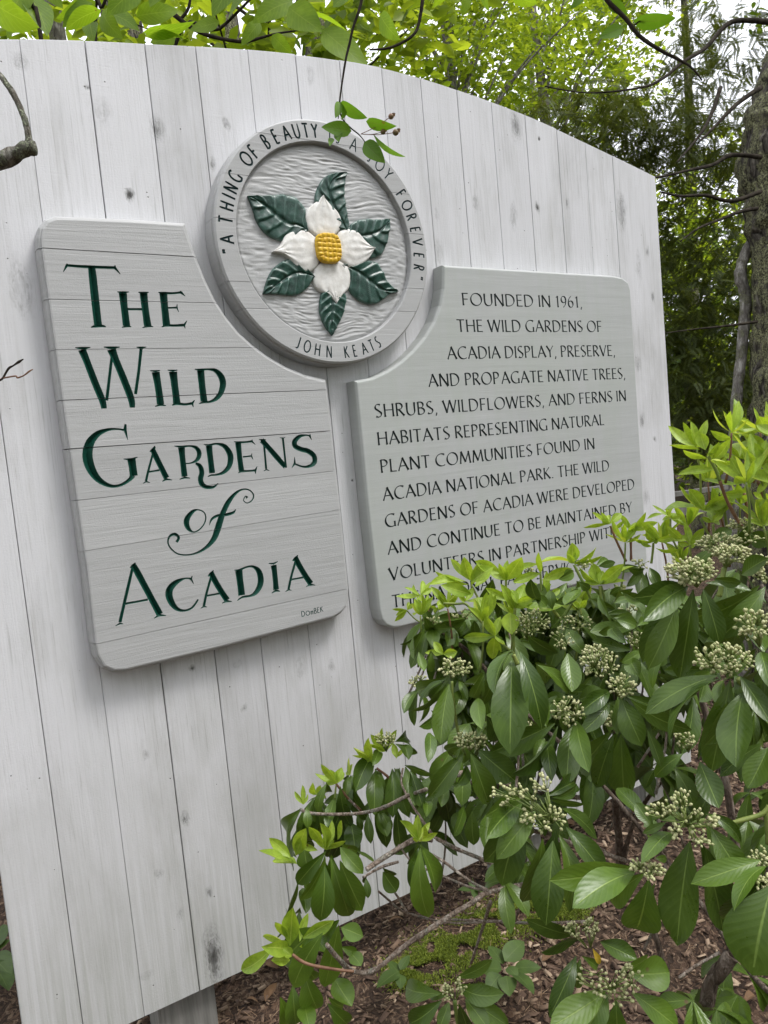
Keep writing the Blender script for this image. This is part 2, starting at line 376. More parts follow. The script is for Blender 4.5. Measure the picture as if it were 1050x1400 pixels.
# ------------------------------------------------------------------ carved lettering
def V2(p): return Vector((p[0], p[1]))
def pen(a, thick, thin=0.42, nib=28):
    return thick*max(thin, abs(math.sin(a-math.radians(nib))))
def arc(cx, cy, rx, ry, a0, a1, n=10):
    return [(cx+rx*math.cos(math.radians(a0+(a1-a0)*k/n)), cy+ry*math.sin(math.radians(a0+(a1-a0)*k/n))) for k in range(n+1)]
def G():
    g = {}
    g['A'] = (.66, [[(.0, 0), (.33, 1)], [(.30, 1), (.66, 0)], [(.12, .36), (.53, .36)]])
    g['B'] = (.50, [[(.06, 0), (.06, 1)], [(.06, .98)]+arc(.20, .755, .21, .225, 90, -90)+[(.06, .53)], [(.06, .53)]+arc(.21, .27, .26, .25, 90, -90)+[(.06, .02)]])
    g['C'] = (.66, [arc(.42, .5, .40, .49, 55, 305, 18)])
    g['D'] = (.70, [[(.06, 0), (.06, 1)], [(.06, .98), (.2, .98)]+arc(.22, .5, .43, .48, 90, -90, 14)+[(.06, .02)]])
    g['E'] = (.46, [[(.06, 0), (.06, 1)], [(.06, .97), (.42, .97)], [(.06, .52), (.38, .52)], [(.06, .03), (.44, .03)]])
    g['F'] = (.44, [[(.06, 0), (.06, 1)], [(.06, .97), (.42, .97)], [(.06, .51), (.38, .51)]])
    g['G'] = (.70, [arc(.42, .5, .40, .49, 55, 310, 18), [(.645, .0), (.645, .42)], [(.645, .08), (.60, .06)]])
    g['H'] = (.66, [[(.06, 0), (.06, 1)], [(.60, 0), (.60, 1)], [(.06, .52), (.60, .52)]])
    g['I'] = (.12, [[(.06, 0), (.06, 1)]])
    g['J'] = (.34, [[(.28, 1), (.28, .2)]+arc(.14, .16, .14, .15, 0, -130, 6)])
    g['K'] = (.56, [[(.06, 0), (.06, 1)], [(.50, 1), (.07, .48)], [(.16, .56), (.56, 0)]])
    g['L'] = (.42, [[(.06, 0), (.06, 1)], [(.06, .03), (.42, .03)]])
    g['M'] = (.82, [[(.04, 0), (.14, 1)], [(.13, 1), (.42, .12)], [(.41, .12), (.70, 1)], [(.68, 1), (.78, 0)]])
    g['N'] = (.68, [[(.06, 0), (.06, 1)], [(.05, 1), (.62, 0)], [(.62, .02), (.62, 1)]])
    g['O'] = (.82, [arc(.41, .5, .38, .49, 90, 450, 24)])
    g['P'] = (.48, [[(.06, 0), (.06, 1)], [(.06, .98)]+arc(.19, .73, .25, .25, 90, -90)+[(.06, .48)]])
    g['R'] = (.55, [[(.06, 0), (.06, 1)], [(.06, .98)]+arc(.19, .74, .24, .24, 90, -90)+[(.06, .5)], [(.20, .5), (.54, 0)]])
    g['S'] = (.46, [arc(.24, .76, .19, .225, 48, 200, 8)+[(.10, .62), (.24, .50), (.37, .38)]+arc(.22, .255, .20, .24, 25, -135, 9)])
    g['T'] = (.56, [[(.28, 0), (.28, 1)], [(.0, .97), (.56, .97)]])
    g['U'] = (.64, [[(.06, 1), (.06, .36)]+arc(.32, .34, .26, .33, 180, 360, 10)+[(.58, 1)]])
    g['V'] = (.62, [[(.0, 1), (.32, 0)], [(.31, 0), (.61, 1)]])
    g['W'] = (.96, [[(.0, 1), (.25, 0)], [(.24, 0), (.49, 1)], [(.48, 1), (.72, 0)], [(.71, 0), (.95, 1)]])
    g['Y'] = (.56, [[(.0, 1), (.28, .5)], [(.56, 1), (.28, .5)], [(.28, .52), (.28, 0)]])
    g['1'] = (.30, [[(.18, 0), (.18, 1)], [(.18, .97), (.05, .84)]])
    g['9'] = (.46, [arc(.23, .69, .19, .28, 90, 450, 14), arc(.10, .60, .32, .60, 12, -75, 7)])
    g['6'] = (.46, [arc(.23, .30, .19, .28, 90, 450, 14), arc(.36, .40, .32, .60, 192, 105, 7)])
    g[','] = (.16, [[(.11, .07), (.04, -.16)]])
    g['.'] = (.16, [[(.08, .0), (.08, .09)]])
    g['m'] = (.52, [[(.04, 0), (.04, .62)], [(.04, .5)]+arc(.15, .46, .11, .14, 180, 0, 5)+[(.26, 0)], [(.26, .5)]+arc(.37, .46, .11, .14, 180, 0, 5)+[(.48, 0)]])
    g["'"] = (.10, [[(.05, 1.0), (.05, .78)]])
    return g
GLY = G()
def wedge(bm, pts, yf, ratio=0.5, dmax=0.012, closed=False):
    """V-section groove cutter along pts [(x, z, width)] in the plane y = yf (metres); deeper is +y"""
    n = len(pts); rings = []
    e = 0.003
    for i, (x, z, w) in enumerate(pts):
        if closed: a, b_ = pts[(i-1) % n], pts[(i+1) % n]
        else: a, b_ = pts[max(i-1, 0)], pts[min(i+1, n-1)]
        t = Vector((b_[0]-a[0], b_[1]-a[1]))
        if t.length < 1e-9: t = Vector((1, 0))
        t.normalize(); nn = Vector((-t.y, t.x))
        d = max(0.0008, min(dmax, w*ratio)); k = 1+e/d
        rings.append([bm.verts.new((x+nn.x*w/2*k, yf-e, z+nn.y*w/2*k)), bm.verts.new((x-nn.x*w/2*k, yf-e, z-nn.y*w/2*k)), bm.verts.new((x, yf+d, z))])
    rng = range(n if closed else n-1)
    for i in rng:
        A, B = rings[i], rings[(i+1) % n]
        for k in range(3): bm.faces.new((A[k], A[(k+1) % 3], B[(k+1) % 3], B[k]))
    if not closed:
        bm.faces.new(rings[0][::-1]); bm.faces.new(rings[-1])
def stroke_pts(poly, sx, sy, ox, oz, thick, mono, frame=None):
    """glyph skeleton -> plane points with pen widths; frame maps (x, z) offsets for text on a circle"""
    P = [V2(p) for p in poly]
    if len(P) == 2: P = [P[0], P[0].lerp(P[1], .18), P[0].lerp(P[1], .5), P[0].lerp(P[1], .82), P[1]]
    Q = [Vector((p.x*sx, p.y*sy)) for p in P]; out = []
    closed = (Q[0]-Q[-1]).length < 1e-5
    if closed: Q = Q[:-1]
    n = len(Q)
    for i in range(n):
        a = Q[(i-1) % n] if closed else Q[max(i-1, 0)]
        b_ = Q[(i+1) % n] if closed else Q[min(i+1, n-1)]
        d = b_-a; an = math.atan2(d.y, d.x)
        w = thick*0.72 if mono else pen(an, thick)
        if not closed and not mono and (i == 0 or i == n-1): w *= 1.3
        if mono and not closed and i == n-1: w *= 0.6
        x, z = Q[i]
        if frame: x, z = frame(x, z)
        out.append((ox+x, oz+z, w))
    return out, closed
class Carver:
    def __init__(s, yf): s.bm = bmesh.new(); s.yf = yf; s.names = []; s.pts = []; s.cur = -1
    def letter(s, name='letter'): s.cur += 1; s.names.append(name)
    def add(s, pts, ratio=.5, dmax=.012, closed=False):
        wedge(s.bm, pts, s.yf, ratio, dmax, closed)
        q = list(pts)+([pts[0]] if closed else [])
        for a, b_ in zip(q[:-1], q[1:]):
            for k in range(4): s.pts.append((a[0]+(b_[0]-a[0])*k/4, a[1]+(b_[1]-a[1])*k/4, s.cur))
        s.pts.append((pts[-1][0], pts[-1][1], s.cur))
    def cutter(s, m):
        bmesh.ops.recalc_face_normals(s.bm, faces=s.bm.faces)
        return link('cutter', bm_mesh(s.bm, 'cutter'), m)
def carve(body, carver, m_letter):
    cut = carver.cutter(m_letter)
    md = body.modifiers.new('b', 'BOOLEAN'); md.operation = 'DIFFERENCE'; md.solver = 'EXACT'; md.use_self = True
    md.object = cut; md.material_mode = 'TRANSFER'
    dg = bpy.context.evaluated_depsgraph_get()
    me = bpy.data.meshes.new_from_object(body.evaluated_get(dg), depsgraph=dg)
    body.modifiers.clear(); old = body.data; body.data = me
    bpy.data.objects.remove(cut)
    return me
def split_letters(body, carver, parent, m_letter, name='letter', store=None):
    """take the painted groove faces off the body and make each letter a part of its own"""
    me = body.data; idx = [i for i, s_ in enumerate(me.materials) if s_ == m_letter]
    if not idx: return
    P = np.array([(p[0], p[1]) for p in carver.pts]); L = np.array([p[2] for p in carver.pts])
    bm = bmesh.new(); bm.from_mesh(me)
    kill = []
    for f in bm.faces:
        if f.material_index in idx:
            c = f.calc_center_median(); k = L[np.argmin((P[:, 0]-c.x)**2+(P[:, 1]-c.z)**2)]
            store.setdefault(int(k), []).append([v.co.copy() for v in f.verts]); kill.append(f)
    bmesh.ops.delete(bm, geom=kill, context='FACES'); bm.to_mesh(me); bm.free()
def emit_letters(store, parent, m_letter, name='letter'):
    for k in sorted(store):
        V, F, look = [], [], {}
        for f in store[k]:
            ids = []
            for c in f:
                key = (round(c.x, 6), round(c.y, 6), round(c.z, 6))
                if key not in look: look[key] = len(V); V.append(c)
                ids.append(look[key])
            if len(set(ids)) > 2: F.append(tuple(dict.fromkeys(ids)))
        link(name, mesh(name, V, F), m_letter, parent)
def offset_poly(P, d):
    """P counter-clockwise in the (x, z) plane; d > 0 goes outward"""
    n = len(P); out = []
    for i in range(n):
        a, b_, c = P[i-1], P[i], P[(i+1) % n]
        e1 = (b_-a).normalized(); e2 = (c-b_).normalized()
        n1 = Vector((e1.y, -e1.x)); n2 = Vector((e2.y, -e2.x)); s_ = n1+n2
        k = s_.dot(n1)
        out.append(b_+s_*(d/max(k, 0.35)))
    return out
def panel_body(name, P, profile, m):
    """solid from outline P (front face edge, CCW); profile = [(outset, y)] from the front to the back"""
    rings = [offset_poly(P, o) for o, y in profile]; n = len(P)
    V = []; F = []
    for r, (o, y) in zip(rings, profile): V += [(p.x, y, p.y) for p in r]
    for k in range(len(rings)-1):
        for i in range(n): F.append((k*n+i, (k+1)*n+i, (k+1)*n+(i+1) % n, k*n+(i+1) % n))
    F.append(tuple(range(n))); F.append(tuple((len(rings)-1)*n+i for i in range(n))[::-1])
    me = mesh(name, V, F); bm = bmesh.new(); bm.from_mesh(me); bmesh.ops.recalc_face_normals(bm, faces=bm.faces); bm.to_mesh(me); bm.free()
    return link(name, me, m)
def outline(px, y):
    P = [Vector((q.x, q.z)) for q in (on_y(a, b_, y) for a, b_ in px)]
    A = sum(P[i-1].x*P[i].y-P[i].x*P[i-1].y for i in range(len(P)))
    return P if A > 0 else P[::-1]
def slab(src, z0, z1, tilt=0.0):
    """closed piece of a solid between two heights (z measured at x = 0.9; tilt = dz/dx)"""
    bm = bmesh.new(); bm.from_mesh(src)
    for z, sg in ((z0, 1), (z1, -1)):
        if z is None: continue
        nrm = Vector((-tilt, 0, 1)).normalized()*sg
        r = bmesh.ops.bisect_plane(bm, geom=bm.verts[:]+bm.edges[:]+bm.faces[:], plane_co=(0.6, 0, z), plane_no=nrm, clear_inner=True, dist=1e-6)
        ed = [e for e in r['geom_cut'] if isinstance(e, bmesh.types.BMEdge)]
        try: bmesh.ops.triangle_fill(bm, edges=ed, use_dissolve=False, use_beauty=True)
        except Exception: pass
    me = bpy.data.meshes.new('slab'); bm.to_mesh(me); bm.free()
    for m_ in src.materials: me.materials.append(m_)
    return me

# ---- left panel
TL = 0.055; YF = -TL
M_panel = panel_paint('pale grey sign paint', (0.42, 0.422, 0.42))
M_green = simple('dark green enamel in the grooves', (0.003, 0.040, 0.026), (0.006, 0.062, 0.042), 120., 0.38, 0.25, 0.001, spec=0.5)
PX_L = [(59.4, 338), (58.9, 325), (60.8, 313), (67.4, 304.5), (78.9, 300.8), (108.6, 301.5), (180, 304.5), (250.3, 309.4), (252.9, 319.7), (257.5, 333), (264, 350.6), (277.7, 384.5),
        (291.3, 412.2), (307, 436.2), (323.8, 457), (344.8, 476), (366.7, 492), (391.8, 506.3), (418, 517), (443.6, 523.1), (444.9, 532), (462.3, 685), (472.2, 785), (474.3, 806),
        (474.0, 817), (471.6, 827.7), (465.7, 835.3), (455.4, 841.5), (300, 882.7), (226.7, 900.6), (172, 913.5), (157.5, 914.3), (145, 909.3), (136.9, 896.2), (133.0, 878.5), (121.9, 780), (85.7, 530)]
PROF = [(0.0, YF), (0.0035, YF+.0012), (0.0045, YF+.007), (0.0085, YF+.0085), (0.012, YF+.014), (0.0125, YF+.02), (0.0125, -0.0015)]
bodyL = panel_body('name_panel_body', outline(PX_L, YF), PROF, M_panel)
cv = Carver(YF)
def Tcrop(s, ox, oy): return lambda x, y: (x/s+ox, y/s+oy)
def trace(T, s, strokes, curve=False, ratio=.68, dmax=.0135):
    """strokes: lists of (x, y, width) in survey pixels of a crop; widths turned into metres where they stand"""
    for st in strokes:
        smooth = len(st) > 3 or curve
        P = [Vector(q) for q in st]
        closed = (P[0]-P[-1]).length < 1e-4 and len(P) > 4
        if smooth and len(P) > 2: P = catmull(P[:-1], 4, True) if closed else catmull(P, 4)
        out = []
        for i, q in enumerate(P):
            a = P[(i-1) % len(P)] if closed else P[max(i-1, 0)]; b_ = P[(i+1) % len(P)] if closed else P[min(i+1, len(P)-1)]
            d = Vector((b_.x-a.x, b_.y-a.y)).normalized(); nn = Vector((-d.y, d.x))
            c = on_y(*T(q.x, q.y), YF); l_ = on_y(*T(q.x+nn.x*q.z/2, q.y+nn.y*q.z/2), YF); r_ = on_y(*T(q.x-nn.x*q.z/2, q.y-nn.y*q.z/2), YF)
            dp = on_y(*T(q.x+d.x, q.y+d.y), YF)-c; dp.normalize(); wv = l_-r_
            w = (wv-dp*wv.dot(dp)).length
            out.append((c.x, c.z, w))
        cv.add(out, ratio, dmax, closed)
T = Tcrop(5.526, 80, 345)
def LET(T, *st): cv.letter(); trace(T, 1, list(st))
LET(T, [(250, 108, 52), (258, 180, 60), (276, 350, 62), (295, 520, 60), (300, 552, 62)], [(62, 98, 20), (160, 106, 22), (250, 110, 24), (330, 113, 22), (425, 116, 22)],
    [(66, 84, 6), (62, 100, 22), (36, 148, 5)], [(428, 98, 6), (424, 116, 24), (467, 166, 5)], [(246, 568, 8), (270, 560, 20), (330, 556, 20), (358, 563, 8)])
LET(T, [(486, 308, 62), (495, 400, 54), (505, 480, 54), (514, 556, 56)], [(443, 299, 7), (488, 304, 20), (533, 299, 7)], [(478, 568, 7), (514, 558, 18), (550, 562, 7)],
    [(642, 308, 60), (652, 400, 54), (664, 490, 54), (674, 556, 58)], [(603, 302, 7), (642, 306, 18), (682, 302, 7)], [(634, 569, 7), (674, 558, 18), (716, 561, 7)], [(518, 429, 18), (575, 429, 17), (640, 430, 18)])
LET(T, [(792, 308, 60), (800, 400, 54), (808, 470, 54), (816, 552, 58)], [(754, 303, 7), (795, 307, 20), (860, 309, 18), (925, 303, 18)], [(918, 292, 5), (926, 304, 22), (957, 332, 4)],
    [(822, 420, 14), (860, 419, 14), (896, 418, 16)], [(896, 391, 4), (894, 418, 14), (908, 452, 4)], [(780, 564, 8), (816, 552, 20), (880, 553, 18), (945, 549, 22)], [(970, 516, 4), (948, 550, 20), (957, 576, 4)])
T = Tcrop(4.565, 95, 460)
LET(T, [(78, 82, 50), (110, 160, 44), (160, 290, 44), (205, 400, 42), (216, 450, 34)], [(36, 71, 6), (82, 74, 20), (131, 69, 6)],
    [(264, 130, 18), (250, 250, 19), (232, 400, 20)], [(262, 80, 56), (290, 150, 44), (340, 270, 44), (385, 390, 42), (392, 444, 32)], [(214, 66, 6), (262, 72, 20), (314, 66, 6)],
    [(447, 76, 20), (432, 220, 19), (412, 360, 20)], [(418, 67, 5), (448, 71, 16), (480, 66, 5)])
LET(T, [(538, 222, 50), (550, 290, 44), (562, 370, 44), (568, 424, 46)], [(503, 213, 6), (535, 217, 14), (566, 212, 6)], [(534, 437, 6), (568, 427, 16), (602, 432, 6)])
LET(T, [(646, 220, 52), (655, 290, 44), (665, 370, 44), (670, 418, 48)], [(612, 210, 6), (644, 214, 14), (674, 210, 6)], [(640, 430, 7), (672, 420, 18), (720, 424, 15), (762, 418, 17)], [(781, 397, 4), (765, 418, 18), (773, 442, 4)])
LET(T, [(818, 212, 46), (826, 290, 42), (834, 360, 42), (840, 405, 44)], [(782, 205, 6), (820, 208, 16), (865, 205, 12), (910, 213, 26), (945, 248, 38), (958, 295, 40), (945, 350, 34), (915, 388, 26), (875, 408, 14), (838, 410, 14), (808, 420, 6)])
T = Tcrop(5.526, 100, 570)
LET(T, [(383, 100, 16), (340, 92, 14), (270, 95, 22), (190, 125, 44), (130, 190, 66), (108, 280, 78), (125, 370, 74), (170, 450, 56), (230, 500, 38), (300, 524, 24), (370, 510, 22), (430, 470, 30), (450, 440, 44)],
    [(396, 55, 16), (392, 95, 26), (413, 175, 4)], [(440, 318, 64), (450, 380, 58), (458, 445, 60)], [(380, 318, 6), (436, 322, 22), (487, 304, 6)])
LET(T, [(617, 226, 16), (588, 330, 17), (565, 420, 18), (550, 485, 20)], [(600, 244, 38), (614, 276, 42), (640, 330, 42), (680, 410, 42), (706, 462, 44)], [(578, 262, 6), (602, 252, 30), (618, 220, 8)], [(528, 502, 5), (552, 488, 14), (580, 497, 5)], [(674, 488, 6), (700, 470, 20), (748, 477, 5)], [(570, 416, 15), (610, 409, 14), (652, 402, 15)])
LET(T, [(818, 232, 52), (825, 300, 44), (834, 380, 44), (842, 450, 46)], [(764, 220, 6), (818, 226, 18), (880, 220, 14), (930, 234, 28), (953, 275, 36), (938, 322, 28), (895, 347, 12), (850, 352, 10)], [(804, 472, 6), (842, 458, 18), (884, 463, 6)],
    [(925, 350, 16), (958, 372, 34), (972, 420, 38), (962, 470, 40), (975, 510, 38), (1010, 530, 30), (1060, 530, 20), (1095, 502, 6)])
T = Tcrop(5.526, 260, 570)
LET(T, [(142, 218, 50), (150, 290, 44), (160, 370, 44), (166, 425, 46)], [(102, 208, 6), (142, 213, 16), (200, 203, 16), (260, 222, 34), (298, 275, 44), (305, 325, 44), (290, 380, 36), (250, 420, 26), (200, 437, 15), (160, 440, 14), (133, 452, 6)])
LET(T, [(362, 195, 46), (370, 270, 40), (378, 340, 40), (388, 408, 42)], [(330, 187, 6), (365, 192, 16), (420, 190, 14), (465, 184, 17)], [(470, 170, 4), (466, 185, 16), (492, 210, 4)],
    [(398, 302, 13), (430, 299, 12), (462, 295, 14)], [(466, 275, 4), (463, 297, 12), (475, 322, 4)], [(362, 424, 6), (390, 411, 16), (440, 408, 14), (492, 404, 17)], [(506, 374, 4), (492, 404, 18), (494, 430, 4)])
LET(T, [(556, 190, 16), (565, 290, 15), (574, 392, 17)], [(556, 408, 5), (575, 397, 12), (598, 406, 5)], [(540, 176, 40), (590, 230, 38), (660, 310, 40), (718, 378, 32)], [(520, 171, 6), (545, 175, 18), (572, 172, 6)], [(724, 384, 16), (712, 270, 15), (700, 162, 17)], [(676, 157, 4), (700, 161, 12), (719, 155, 4)])
LET(T, [(905, 144, 12), (870, 138, 13), (825, 148, 28), (790, 185, 38), (795, 222, 38), (840, 245, 36), (890, 258, 38), (935, 295, 38), (938, 345, 36), (900, 372, 24), (850, 376, 15), (790, 355, 14)], [(906, 128, 4), (904, 146, 16), (917, 174, 3)], [(789, 302, 3), (790, 350, 18), (768, 386, 3)])
T = Tcrop(6.5625, 210, 650)
LET(T, [(395, 308, 14), (350, 325, 32), (305, 380, 48), (295, 430, 50), (315, 480, 36), (355, 508, 14), (405, 490, 12), (450, 440, 12), (468, 380, 12), (450, 330, 12), (395, 308, 14)])
LET(T, [(842, 202, 26), (822, 188, 10), (808, 225, 9), (840, 248, 10), (885, 220, 12), (895, 170, 13), (850, 128, 13), (790, 128, 16), (730, 165, 28), (670, 240, 44), (625, 330, 48), (600, 400, 56), (575, 480, 58), (545, 560, 50), (490, 630, 34), (410, 685, 20), (320, 712, 14), (220, 705, 14), (150, 650, 14), (128, 590, 14), (150, 540, 22), (195, 528, 28), (226, 560, 24), (205, 598, 26)],
    [(500, 448, 4), (520, 395, 20), (570, 362, 24), (620, 358, 26), (680, 345, 28), (718, 330, 22), (738, 304, 5)])
T = Tcrop(7.0, 150, 750)
LET(T, [(222, 170, 26), (180, 350, 30), (140, 520, 30), (98, 705, 32)], [(228, 158, 50), (262, 222, 62), (320, 330, 62), (400, 480, 62), (480, 630, 66)], [(194, 186, 8), (225, 170, 44), (247, 134, 8)], [(55, 740, 6), (98, 716, 20), (130, 722, 6)], [(425, 668, 6), (470, 636, 30), (540, 640, 6)], [(140, 530, 22), (250, 510, 20), (365, 488, 22)])
LET(T, [(780, 290, 20), (720, 286, 16), (640, 320, 46), (580, 380, 64), (568, 450, 70), (600, 530, 58), (650, 580, 38), (710, 594, 22), (780, 572, 20), (825, 520, 18), (845, 486, 18)], [(790, 260, 6), (778, 292, 24), (804, 340, 4)])
T = Tcrop(5.526, 270, 740)
def Aglyph(T, dx, dy, k=1.0):
    f = lambda x, y, w: (x*k+dx, y*k+dy, w*k)
    LET(T, [f(105, 262, 18), f(80, 350, 18), f(62, 420, 19), f(48, 490, 20)], [f(104, 240, 40), f(120, 276, 44), f(150, 330, 44), f(190, 395, 44), f(225, 446, 46)], [f(78, 264, 6), f(102, 252, 34), f(121, 218, 6)],
        [f(24, 507, 5), f(48, 492, 14), f(72, 497, 5)], [f(186, 468, 5), f(220, 452, 20), f(260, 456, 5)], [f(64, 413, 15), f(110, 405, 14), f(166, 395, 15)])
Aglyph(T, 0, 0)
LET(T, [(312, 222, 56), (320, 290, 50), (328, 350, 50), (334, 408, 52)], [(278, 218, 6), (316, 218, 18), (370, 195, 14), (420, 192, 20), (462, 225, 40), (478, 285, 46), (470, 340, 42), (440, 388, 32), (400, 412, 18), (340, 422, 16), (302, 448, 6)])
LET(T, [(575, 180, 44), (583, 240, 40), (590, 310, 40), (594, 366, 44)], [(538, 167, 6), (574, 170, 16), (608, 152, 6)], [(560, 392, 6), (592, 372, 20), (624, 378, 6)])
f_ = 0.96
Aglyph(T, 642, -104, .955)
# signature: small hand cut capitals
p0 = on_y(412.5, 843.5, YF); p1 = on_y(443, 836, YF)
dirv = Vector((p1.x-p0.x, p1.z-p0.z)); Lsig = dirv.length; dirv.normalize(); nv = Vector((-dirv.y, dirv.x)); x = 0
hs_ = 0.016
wsum = sum(GLY[c][0]+.14 for c in 'DOmBEK')
for c in 'DOmBEK':
    w, sts = GLY[c]; cv.letter(); sx = Lsig/wsum
    for st in sts:
        fr = lambda a, b_, x=x: ((x+a)*dirv.x+b_*nv.x*1.0, (x+a)*dirv.y+b_*nv.y)
        pts, cl = stroke_pts(st, sx*.95, hs_*(.8 if c == 'O' else 1), p0.x, p0.z, 0.0032, True, fr); cv.add(pts, .5, .002, cl)
    x += (w+.14)*sx
carve(bodyL, cv, M_green)
signL = empty('name_sign', (S*.32, -0.01, CAMZ-.45*S*.5), label='carved grey sign with large green letters reading The Wild Gardens of Acadia', cat='carved sign')
pts_y = {}
jz = [((57, 339), (263, 351)), ((72, 409), (292, 414)), ((76, 478), (343, 475)), ((88, 547), (443, 533)), ((92, 614), (449, 589.5)), ((98, 685), (455, 644)), ((106, 755), (462, 697)), ((132, 880.5), (470, 806))]
cuts = [None]
for a, b_ in jz:
    A = on_y(*a, YF); B = on_y(*b_, YF); tl = (B.z-A.z)/(B.x-A.x); cuts.append((A.z+(0.6-A.x)*tl, tl))
cuts.append(None)
storeL = {}
gl = [0, .0022, .0014, .0012, .0018, .0022, .0012, .0010, .0014]
for i in range(len(cuts)-1):
    hi = cuts[i]; lo = cuts[i+1]
    bm = bmesh.new(); bm.from_mesh(bodyL.data)
    for c, sg in ((hi, -1), (lo, 1)):
        if c is None: continue
        z, tl = c; g_ = gl[i if sg == -1 else i+1]/2
        nrm = Vector((-tl, 0, 1)).normalized()*sg
        r = bmesh.ops.bisect_plane(bm, geom=bm.verts[:]+bm.edges[:]+bm.faces[:], plane_co=(0.6, 0, z+sg*g_), plane_no=nrm, clear_inner=True, dist=1e-6)
        ed = [e for e in r['geom_cut'] if isinstance(e, bmesh.types.BMEdge)]
        try: bmesh.ops.triangle_fill(bm, edges=ed, use_beauty=True)
        except Exception: pass
    me = bpy.data.meshes.new('board'); bm.to_mesh(me); bm.free()
    for m_ in bodyL.data.materials: me.materials.append(m_)
    ob = link('board', me, None, signL)
    split_letters(ob, cv, signL, M_green, store=storeL)
emit_letters(storeL, signL, M_green)
bpy.data.objects.remove(bodyL)

# ---- right panel with the dedication text
M_panel2 = panel_paint('grey-green weathered sign paint', (0.43, 0.44, 0.435), 0.4, 200., 0.25)
M_ink = simple('green-black letter paint', (0.006, 0.014, 0.013), (0.010, 0.022, 0.020), 90., 0.5, 0.1, 0.001)
PX_R = [(609, 365.8), (838.6, 379.5), (850.8, 382), (858.2, 387.7), (861, 397)]
RE = on_y(882.8, 752, YF)
BL = on_y(548, 854.9, YF); BR = on_y(622.4, 838, YF)
zb = (BL.z+BR.z)/2
P = outline(PX_R, YF)
PR = [on_y(*q, YF) for q in [(609, 365.8), (838.6, 379.5), (850.8, 382), (858.2, 387.7), (861, 397), (871.5, 570)]]
PR += [Vector((RE.x, 0, RE.z)), Vector((RE.x, 0, zb+.035)), Vector((RE.x-.01, 0, zb+.01)), Vector((RE.x-.035, 0, zb))]
PR += [on_y(*q, YF) for q in [(548, 854.6), (538.6, 855.6), (529.5, 852.4), (524.3, 845.7), (521.2, 833), (506, 697), (489.4, 523.8), (510.5, 519.7), (531.5, 510), (551, 496.5), (567, 482), (583.3, 462.5), (596.3, 441), (604.4, 419), (608.6, 395)]]
P = [Vector((q.x, q.z)) for q in PR]
if sum(P[i-1].x*P[i].y-P[i].x*P[i-1].y for i in range(len(P))) < 0: P = P[::-1]
PROF2 = [(0.0, YF), (0.003, YF+.001), (0.0075, YF+.006), (0.009, YF+.011), (0.009, -0.0015)]
bodyR = panel_body('text_panel_body', P, PROF2, M_panel2)
cv = Carver(YF)
LINES = [("FOUNDED IN 1961,", (632.5, 417.5), (796, 420.8)), ("THE WILD GARDENS OF", (625.4, 453.8), (823, 453.8)), ("ACADIA DISPLAY, PRESERVE,", (612.5, 491.3), (841, 486.6)),
         ("AND PROP AGATE NATIVE TREES,", (586.7, 529), (855, 517.6)), ("SHRUBS, WILDFLOWERS, AND FERNS IN", (513.0, 571), (856, 548)), ("HABITATS REPRESENTING NATURAL", (517, 609), (826, 581)),
         ("PLANT COMMUNITIES FOUND IN", (521, 646.7), (813, 613.6)), ("ACADIA NATIONAL PARK. THE WILD", (524.4, 684.8), (833, 643.4)), ("GARDENS OF ACADIA WERE DEVELOPED", (527.5, 721.3), (867.5, 668.6)),
         ("AND CONTINUE TO BE MAINTAINED BY", (531, 758.5), (864, 700)), ("VOLUNTEERS IN PARTNERSHIP WITH", (532.9, 794.3), (844, 733.3)), ("THE NATIONAL PARK SERVICE.", (536.7, 831.4), (797, 779.5))]
CAP = (on_y(515.5, 552.3, YF)-on_y(513.5, 570.6, YF)).length*0.97
SP, WS = 0.135, 0.30
for ln, a, b_ in LINES:
    A = on_y(*a, YF); B = on_y(*b_, YF); A = Vector((A.x, A.z)); B = Vector((B.x, B.z)); u = (B-A); LL = u.length; u.normalize(); v = Vector((-u.y, u.x))
    tot = 0
    for c in ln: tot += (WS if c == ' ' else GLY[c][0]+SP)
    tot -= SP
    if 'PROP AG' in ln: tot -= .22
    k = LL/tot; x = 0
    print('text', ln[:8], 'sx/cap', round(k/CAP, 3))
    for i, c in enumerate(ln):
        if c == ' ':
            x += WS if ln[i-1:i+2] != 'P A' or 'PROP AG' not in ln else WS-.22
            continue
        w, sts = GLY[c]; cv.letter()
        for st in sts:
            fr = lambda p, q, x=x: ((x*k+p)*u.x+q*v.x, (x*k+p)*u.y+q*v.y)
            pts, cl = stroke_pts(st, k, CAP, A.x, A.y, CAP*0.18, False, fr); cv.add(pts, .55, .0035, cl)
        x += w+SP
carve(bodyR, cv, M_ink)
signR = empty('dedication_sign', (S*.87, -0.01, CAMZ-.2), label='carved grey sign with twelve lines of small text half hidden by the shrub', cat='carved sign')
storeR = {}
split_letters(bodyR, cv, signR, M_ink, store=storeR)
bodyR.name = 'panel'; bodyR.parent = signR; bodyR.location = -signR.location
emit_letters(storeR, signR, M_ink)
print('letters', len(storeL), len(storeR))
